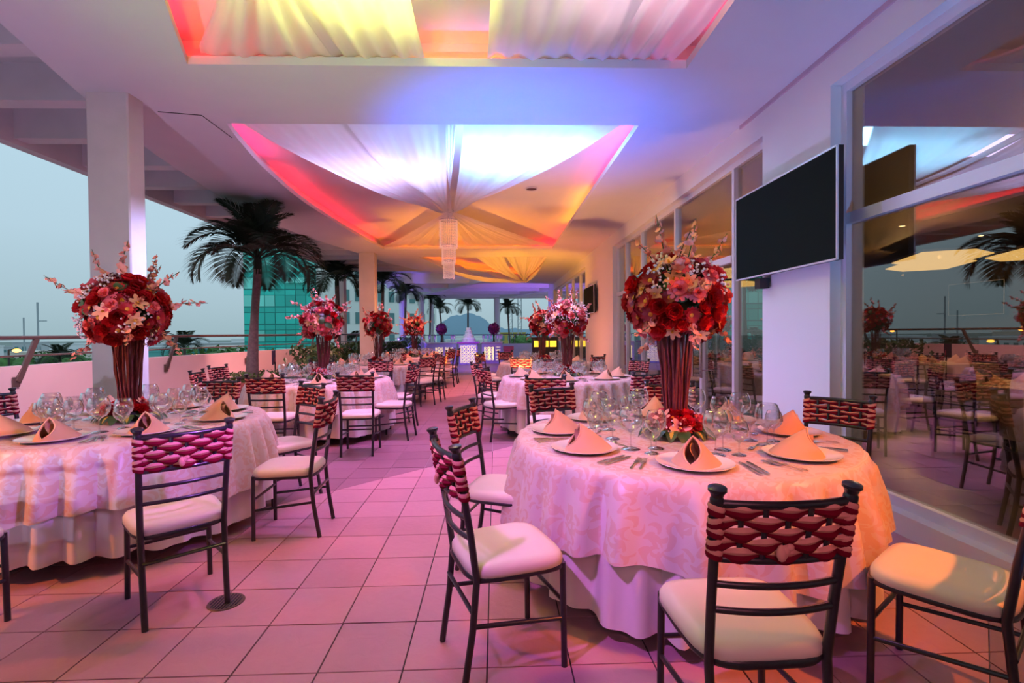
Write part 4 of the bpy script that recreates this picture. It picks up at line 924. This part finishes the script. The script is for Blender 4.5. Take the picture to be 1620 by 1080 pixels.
# ------------------------------------------------------------------ cake stand, buffets, bar at the far end
GLOWP = mat_emit('backlit_panel', (1, .74, .28), 2.4)
LILAC = mat('lilac_lacquer', (.62, .55, .9), .4)
def lattice_panel(parent, x, y, z0, w_, h_, nx, nz):
    """backlit fret panel facing the camera (-y)"""
    MB().box((x, y+.012, z0+h_/2), (w_, .006, h_)).build('light_panel', GLOWP, parent)
    m = MB(); cw, chh = w_/nx, h_/nz
    for s in (-1, 1): m.box((x+s*(w_/2+.02), y, z0+h_/2), (.05, .02, h_+.09)); m.box((x, y, z0+h_/2+s*(h_/2+.02)), (w_, .02, .05))
    for i in range(nx):
        for j in range(nz):
            cx, cz = x-w_/2+cw*(i+.5), z0+chh*(j+.5); r_ = min(cw, chh)*.40
            m.tube([(cx+r_*math.cos(2*PI*k/10), y, cz+r_*math.sin(2*PI*k/10)) for k in range(10)], .016, 4, closed=True)
            m.box((cx, y, cz+chh*.5), (cw*.5, .014, .03)); m.box((cx+cw*.5, y, cz), (.03, .014, chh*.5))
            for k in range(4):
                a = PI/4+k*PI/2; m.bar((cx+r_*.9*math.cos(a), y, cz+r_*.9*math.sin(a)), (cx+cw*.72*math.cos(a), y, cz+chh*.72*math.sin(a)), .028, .014)
            m.box((cx, y, cz), (.06, .014, .06), Euler((0, PI/4, 0)).to_matrix())
    m.build('fret_panel', LILAC, parent)
t = thing('cake_stand', 'white box stand with a glowing fretwork front under the tiered cake', 'stand', (-1.18, 21.6, 0))
MB().box((0, .41, .46), (.80, .80, .92)).build('body', LILAC, t); lattice_panel(t, 0, -.005, .08, .68, .76, 4, 5); MB().box((0, .41, .95), (.96, .90, .07)).build('top', mat('magenta_runner', (.55, .12, .6), .5), t)
t = thing('wedding_cake', 'white four-tier wedding cake on the glowing stand', 'cake', (-1.18, 22.0, .986))
for i, (r_, z0, z1) in enumerate(((.30, 0, .17), (.225, .17, .32), (.16, .32, .48), (.11, .48, .62))): MB().lathe([(.001, z0), (r_, z0), (r_, z1-.015), (r_-.015, z1), (.001, z1)], 32).build('cake_tier', CAKE, t, 40)
def buffet(label, x0, x1, y, z, panels):
    t = thing('buffet_counter', label, 'counter', ((x0+x1)/2, y, 0)); w_ = x1-x0
    MB().box((0, .35, z/2), (w_, .66, z)).build('body', LILAC, t); MB().box((0, .35, z+.02), (w_+.06, .74, .04)).build('top', MATS['white_icing'], t)
    for px, pw in panels: lattice_panel(t, px-(x0+x1)/2, -.006, .15, pw, z-.32, 2, 4)
buffet('left buffet counter with two glowing fret panels behind the fourth left table', -3.15, -1.78, 22.4, .92, ((-2.52, .34), (-2.08, .34)))
buffet('right buffet counter with glowing fret panels right of the cake stand', -.62, .30, 22.4, .92, ((-.30, .42), (.10, .22)))
buffet('white cloth covered side counter at the far left end of the buffet', -4.0, -3.25, 23.0, .95, ())
LCANDLE = mat_glass('lilac_candle_glass', (.85, .75, 1), .25, 1)
CG = MB().lathe([(.001, 0), (.06, 0), (.02, .03), (.02, .12), (.055, .16), (.06, .34), (.052, .34), (.045, .17), (.001, .15)], 14).mesh('candle_glass', LCANDLE, 50)
WAXM = MB().lathe([(.03, .16), (.03, .28), (.001, .28)], 10).mesh('candle', mat('candle_wax', (.9, .8, .9), .5, emit=(.8, .6, 1), estr=.5), 40)
for side, xs, yy in (('left', (-3.9, -3.65, -3.4, -3.0, -2.75, -2.0, -1.88), 22.75), ('right', (-.55, -.35, -.2, .08, .2, .27), 22.75)):
    for k, x in enumerate(xs):
        z = .992 if x < -3.2 else .962; y = 23.35 if x < -3.2 else yy+.1*(k % 2)
        o = thing('candle_holder', f'tall lilac candle glass on the {side} buffet, {"first second third fourth fifth sixth seventh".split()[k]} from the left', 'candle holder', (x, y, z), 0, f'candle glasses on the {side} buffet')
        link('glass', CG, o); link('candle', WAXM, o)
def purple_ball(label, x, y, z, sd):
    t = thing('flower_ball', label, 'flowers', (x, y, z)); r_ = random.Random(sd)
    MB().lathe([(.001, 0), (.07, 0), (.05, .04), (.03, .2), (.06, .40)], 14).build('vase', DARKM, t, 40); MB().sphere((0, 0, .60), .19, 12, 7).build('foliage_core', LEAF, t, 60)
    pm_ = MATS['purple_bloom']
    if 'purple' not in FM: m_ = FM['carnation'].copy(); m_.name = 'purple_flower'; m_.materials.clear(); m_.materials.append(pm_); FM['purple'] = m_
    for k in range(46):
        zz = 1-2*(k+.5)/46; rr = math.sqrt(1-zz*zz); a = k*2.39996; d = Vector((rr*math.cos(a), rr*math.sin(a), zz)); place(FM['purple'], 'purple_flower', t, Vector((0, 0, .60))+d*.21, d, .07*r_.uniform(.8, 1.2), r_.random()*6)
    for k in range(2): place(FM['blossom_spray'], 'blossom_spray', t, Vector((.05*k, 0, .72)), Vector((.6, .1, .8-.9*k)), .28, 0)
purple_ball('small purple flower ball on the left buffet counter', -2.45, 22.75, .962, 1)
purple_ball('small purple flower ball on the right buffet counter', -.08, 22.75, .962, 2)
planter('tall dark red planter right of the buffet', .52, 20.4, .42, .82, False)
t = thing('bar_counter', 'dark bar cabinet with three glowing yellow niches behind the third right flower stand', 'bar', (2.05, 20.6, 0))
MB().box((0, .3, .56), (1.05, .5, 1.12)).build('cabinet', mat('dark_bar_wood', (.05, .04, .045), .5), t); MB().box((0, .28, 1.15), (1.15, .6, .05)).build('top', MATS['dark_bar_wood'], t)
for k in range(3): MB().box((-.33+.33*k, .045, .90), (.27, .02, .26)).build('niche_light', mat_emit('yellow_niche', (1, .62, .05), 1.6) if k == 0 else MATS['yellow_niche'], t)
# ------------------------------------------------------------------ pavilion roof over the far end
pr = struct(MB().box((-.6, 27.2, 4.12), (10.0, 11.6, .08)).build('roof', WHITE))
for y_ in (22.9, 25.2, 27.4, 29.6, 32.2): MB().box((-.6, y_, 3.86), (9.6, .22, .44)).build('roof_beam', WHITE, pr)
for a, b in (((-4.3, 29.2), (.6, 19.6)), ((.1, 32.8), (4.2, 23.6))): MB().bar((a[0], a[1], 3.78), (b[0], b[1], 3.78), .26, .40).build('roof_beam', WHITE, pr)
MB().box((-.6, 32.6, 3.78), (10, .3, .36)).build('roof_beam', WHITE, pr)
for x, y, r_ in ((-4.55, 24.6, .15), (-4.3, 29.2, .17), (.10, 32.4, .20), (-4.2, 33.0, .16)):
    struct(MB().lathe([(r_, -3 if y > 30 else 0), (r_, 3.6)], 16, (x, y, 0)).build('pillar', WHITE, None, 60))
for x, y, zz in ((-4.45, 23.8, 3.0),):
    pass
# ------------------------------------------------------------------ the town beyond
GZ = -13.0
struct(MB().box((0, 700, GZ-.5), (3000, 1600, 1)).build('ground', mat('town_ground', (.22, .26, .22), .9, noise=.4, nscale=.05)))
TEAL = mat('teal_curtain_glass', (.025, .60, .48), .2, vary=.22); TEALF = mat('teal_mullion', (.01, .30, .26), .5); TEALL = mat('pale_teal_glass', (.22, .85, .70), .2, vary=.15)
t = thing('glass_tower', 'green glass office tower behind the two nearest palms', 'building', (-46.4, 94, GZ), R(6))
ncol, nrow, cw, rh = 10, 13, 1.83, 3.25; WT_ = ncol*cw
MB().box((WT_/2, 8, nrow*rh/2), (WT_, 16, nrow*rh)).build('wall', TEALF, t)
pn = MB().box((0, 0, 0), (cw*.92, .12, rh*.62)).mesh('window_pane', TEAL); pn2 = MB().box((0, 0, 0), (cw*.92, .12, rh*.62)).mesh('window_pane', TEALL); sp_ = MB().box((0, 0, 0), (cw*.95, .10, rh*.27)).mesh('spandrel_panel', TEAL)
for j in range(3, nrow):
    for i in range(ncol):
        link('window_pane', pn2 if random.random() < .28 else pn, t, (cw*(i+.5), -.03, rh*(j+.36))); link('spandrel_panel', sp_, t, (cw*(i+.5), -.02, rh*(j+.84)))
for i, j in ((2, 8), (4, 7), (5, 7), (2, 9)): o = MB().box((0, -.35, 0), (cw*.85, .05, rh*.34)).build('open_casement', TEALL, t); o.location = (cw*(i+.5), -.1, rh*(j+.5)); o.rotation_euler = (R(-20), 0, 0)
CREAMB = mat('pale_building_render', (.84, .86, .80), .8); WINT = mat('dull_teal_window', (.10, .24, .24), .3)
def block(label, x, y, rz, w_, d_, h_, cols, rows, wm, z0=GZ, wh=.5, ww=.5, wallm=None, name='apartment_building', strip=None):
    t = thing(name, label, 'building', (x, y, z0), rz); MB().box((w_/2, d_/2, h_/2), (w_, d_, h_)).build('wall', wallm or CREAMB, t); MB().box((w_/2, d_/2, h_+.15), (w_+.3, d_+.3, .3)).build('roof', wallm or CREAMB, t)
    if cols:
        me = MB().box((0, 0, 0), (w_/cols*ww, .14, h_/rows*wh)).mesh('window', wm)
        for i in range(cols):
            for j in range(rows): link('window', me, t, (w_/cols*(i+.5), -.03, h_/rows*(j+.5)))
    return t
block('long white apartment building with teal windows behind the second column', -20.2, 66, R(38), 14.5, 9, 24, 9, 8, WINT)
block('cream building with small windows at the foot of the antenna tower', 13.2, 150, 0, 9.5, 8, 14.9, 6, 5, WINT)
block('low cream building with a yellow top left of the antenna tower', 1.2, 152, 0, 8, 8, 14.2, 4, 5, WINT, wallm=mat('yellow_render', (.55, .42, .10), .8))
rnd = random.Random(42); WB = [mat('white_town_render', (.88, .88, .88), .8), mat('grey_town_render', (.55, .57, .58), .8), mat('cream_town_render', (.82, .72, .62), .8), mat('green_glass_render', (.10, .42, .38), .5)]
PLACE = ('leftmost', 'second', 'third', 'fourth', 'fifth', 'sixth', 'seventh', 'eighth', 'ninth', 'tenth', 'eleventh', 'twelfth', 'thirteenth', 'fourteenth')
# (pixel column over the railing, distance, width, top height) laid out over the town
TOWN = [(-60, 60, 16, -4.2, 0), (30, 85, 14, -3.2, 1), (75, 48, 9, -5.2, 0), (118, 110, 22, -2.0, 2), (165, 75, 12, -3.0, 0), (205, 130, 20, -1.8, 1), (122, 62, 7, -5.0, 0), (268, 90, 6, -1.4, 3), (300, 140, 26, -1.0, 1), (330, 70, 9, -4.6, 0), (375, 120, 18, -1.5, 2), (240, 60, 8, -5.2, 2)]
TCOL = ('white', 'grey', 'cream', 'green glass')
for k, (px, Y, w_, zt, mi) in enumerate(TOWN):
    block(f'low {TCOL[mi]} town building below the railing, ' + ('at the left frame edge', 'left of the mast', 'under the first railing bracket', 'behind the antenna mast', 'just left of the near column', 'behind the near column', 'in front of the mast foot', 'right of the near column, glazed', 'far back between the near column and the palm', 'among trees right of the near column', 'in front of the green tower foot', 'lowest, right of the near column')[k], (px-784)/791*Y-w_/2, Y, R(rnd.uniform(-15, 15)), w_, 10, zt-GZ, 5, 3, WINT, wallm=WB[mi], name='town_building', wh=.35, ww=.55)
FILL = random.Random(9); BUSY = [((px-784)/791*Y, Y, w_*.75+3) for px, Y, w_, zt, mi in TOWN] + [((px-784)/791*Y, Y, w_*.6+2) for px, Y, w_ in ((350, 62, 7), (378, 58, 7), (318, 75, 5), (55, 70, 4), (10, 45, 4), (838, 120, 9), (770, 90, 6), (120, 80, 4))] + [(-39.6, 65, 4), (-52.5, 62, 4), (-133, 150, 5), (-137, 150, 5), (18, 154, 9), (5, 156, 7), (5, 140, 4)]
HOUSES = []
for k in range(900):
    Y = FILL.uniform(40, 230); px = FILL.uniform(-60, 392) if k % 4 else FILL.uniform(700, 890); w_ = FILL.uniform(6, 13)
    x = (px-784)/791*Y; zt = FILL.uniform(-5.2, -2.6) if Y < 90 else FILL.uniform(-3.0, .4)
    if len(HOUSES) < 64 and all(math.hypot(x-a, Y+3-b) > w_*.75+3+c for a, b, c in BUSY) and not (x > -52 and x < -24 and Y > 84 and Y < 120) and not (-24 < x < -4 and 60 < Y < 85): BUSY.append((x, Y+3, w_*.75+3)); HOUSES.append((px, x, Y, w_, zt, FILL.choice((0, 0, 1, 2))))
NTH = 'first second third fourth fifth sixth seventh eighth ninth tenth eleventh twelfth thirteenth fourteenth fifteenth sixteenth seventeenth eighteenth nineteenth twentieth twenty-first twenty-second twenty-third twenty-fourth twenty-fifth twenty-sixth twenty-seventh twenty-eighth twenty-ninth thirtieth thirty-first thirty-second thirty-third thirty-fourth thirty-fifth'.split()
cnt = [0]*4
for px, x, Y, w_, zt, mi in sorted(HOUSES):
    block(f'small {TCOL[mi]} house of the low town, {NTH[cnt[mi]]} {TCOL[mi]} one from the left', x-w_/2, Y, R(FILL.uniform(-25, 25)), w_, 6, zt-GZ, 4, 3, WINT, wallm=WB[mi], name='town_house', wh=.35, ww=.5)['group'] = f'small {TCOL[mi]} town houses'; cnt[mi] += 1
CAN = mat('tree_canopy', (.07, .17, .04), .8, noise=.5, nscale=2)
def tree(label, px, Y, zt, w_, seed):
    x = (px-784)/791*Y; t = thing('town_tree', label, 'tree', (x, Y, GZ)); r_ = random.Random(seed); hh = zt-GZ
    MB().tube([(0, 0, 0), (0, 0, hh*.7)], .25, 6).build('trunk', TRUNK, t)
    m = MB()
    for k in range(9): m.sphere((r_.uniform(-.35, .35)*w_, r_.uniform(-.3, .3)*w_, hh-w_*.22-r_.uniform(0, .25)*w_), w_*r_.uniform(.18, .30), 9, 6, (1, 1, .8))
    leaf_box(m, 0, 0, hh-w_*.25, w_*.5, w_*.4, w_*.25, 260, w_*.09, seed); m.build('crown', CAN, t, 60)
for k, (px, Y, zt, w_, lab) in enumerate(((350, 62, -.1, 8, 'rounded green tree right of the near column beyond the railing'), (380, 58, -.2, 7, 'green tree before the foot of the green tower'), (318, 75, -.7, 6, 'tree between the column and the street lamp'), (55, 70, -1.2, 5, 'small tree at the far left beyond the railing'), (10, 45, -4.6, 4, 'low green tree at the lower left of the town'), (838, 120, 1.0, 9, 'dark green tree at the foot of the antenna tower'), (770, 90, -.4, 6, 'tree behind the right buffet'), (120, 80, -.9, 6, 'tree behind the first railing bracket'))): tree(lab, px, Y, zt, w_, 200+k)
palm('distant palm in the town right of the near column', -39.6, 65, GZ, -.4, -39.6, 65, 2.4, 31, 13); palm('distant palm in the town at the left', -52.5, 62, GZ, -1.6, -52.5, 62, 2.2, 32, 13)
GLOWO = mat_emit('sodium_lamp', (1, .42, .06), 9)
for k, (px, Y, z) in enumerate(((4, 45, 1.2), (38, 60, -.3), (262, 40, -.6), (305, 60, -1.1), (180, 95, .9), (300, 130, 1.6), (232, 70, -2.2))):
    x = (px-784)/791*Y; t = thing('street_lamp', ('orange street lamp at the left frame edge above the railing', 'orange street lamp under the handrail at far left', 'bright orange street lamp right of the near column under the lower rail', 'orange street lamp between the column and the palm', 'orange lamp hidden by the near column', 'small distant orange lamp just above the handrail', 'low orange street lamp close to the column edge')[k], 'street lamp', (x, Y, GZ), 0, 'orange street lamps')
    MB().tube([(0, 0, 0), (0, 0, z-GZ+.2)], .10, 6).build('pole', DARKM, t); MB().tube([(0, 0, z-GZ+.2), (.9, 0, z-GZ+.3)], .06, 5).build('arm', DARKM, t); MB().sphere((.9, 0, z-GZ+.1), .34, 8, 6, (1.2, 1, .6)).build('lamp_head', GLOWO, t)
STEELG = mat('pale_mast_steel', (.42, .46, .48), .6)
t = thing('antenna_mast', 'thin pale antenna mast rising left of the near column', 'mast', (-133, 150, GZ)); MB().tube([(0, 0, 0), (0, 0, 24.4)], .25, 6).build('pole', STEELG, t); MB().box((1.2, 0, 19), (2.6, .2, .3)).build('crossarm', STEELG, t); MB().tube([(-4, 0, 0), (-4, 0, 20)], .2, 6).build('second_pole', STEELG, t)
t = thing('antenna_tower', 'steel lattice antenna tower right of the slim far column', 'tower', (4.2, 140, GZ)); m = MB()
for tx in (0, 2.6):
    top = 25 if tx else 22
    for a, b in ((-.6, -.6), (.6, -.6), (.6, .6), (-.6, .6)): MB().bar((tx+a, b, 0), (tx+a*.7, b*.7, top), .14).build('tower_leg', STEELG, t)
    for z in range(10, top, 2):
        for a, b, c, d in ((-.6, -.6, .6, -.6), (-.6, .6, .6, .6), (-.6, -.6, -.6, .6), (.6, -.6, .6, .6)): m.bar((tx+a, b, z), (tx+c, d, z+2), .08); m.bar((tx+a, b, z), (tx+c, d, z), .08)
stuff(m.build('lattice_bracing', STEELG, t))
# hill on the horizon
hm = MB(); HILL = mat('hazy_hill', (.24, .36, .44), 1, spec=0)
def hill(u, v):
    x = -300+520*u; prof = 44*math.exp(-abs((x+62)/50)**3.2)+23*math.exp(-((x-20)/75)**2)+11*math.exp(-((x-120)/60)**2)+9*math.exp(-((x+180)/70)**2)+1.2*math.sin(x*.23)+.8*math.sin(x*.61)
    return (x, 900+160*(v-.5), GZ+max(0, prof)*math.sin(PI*v)**.8*.92)
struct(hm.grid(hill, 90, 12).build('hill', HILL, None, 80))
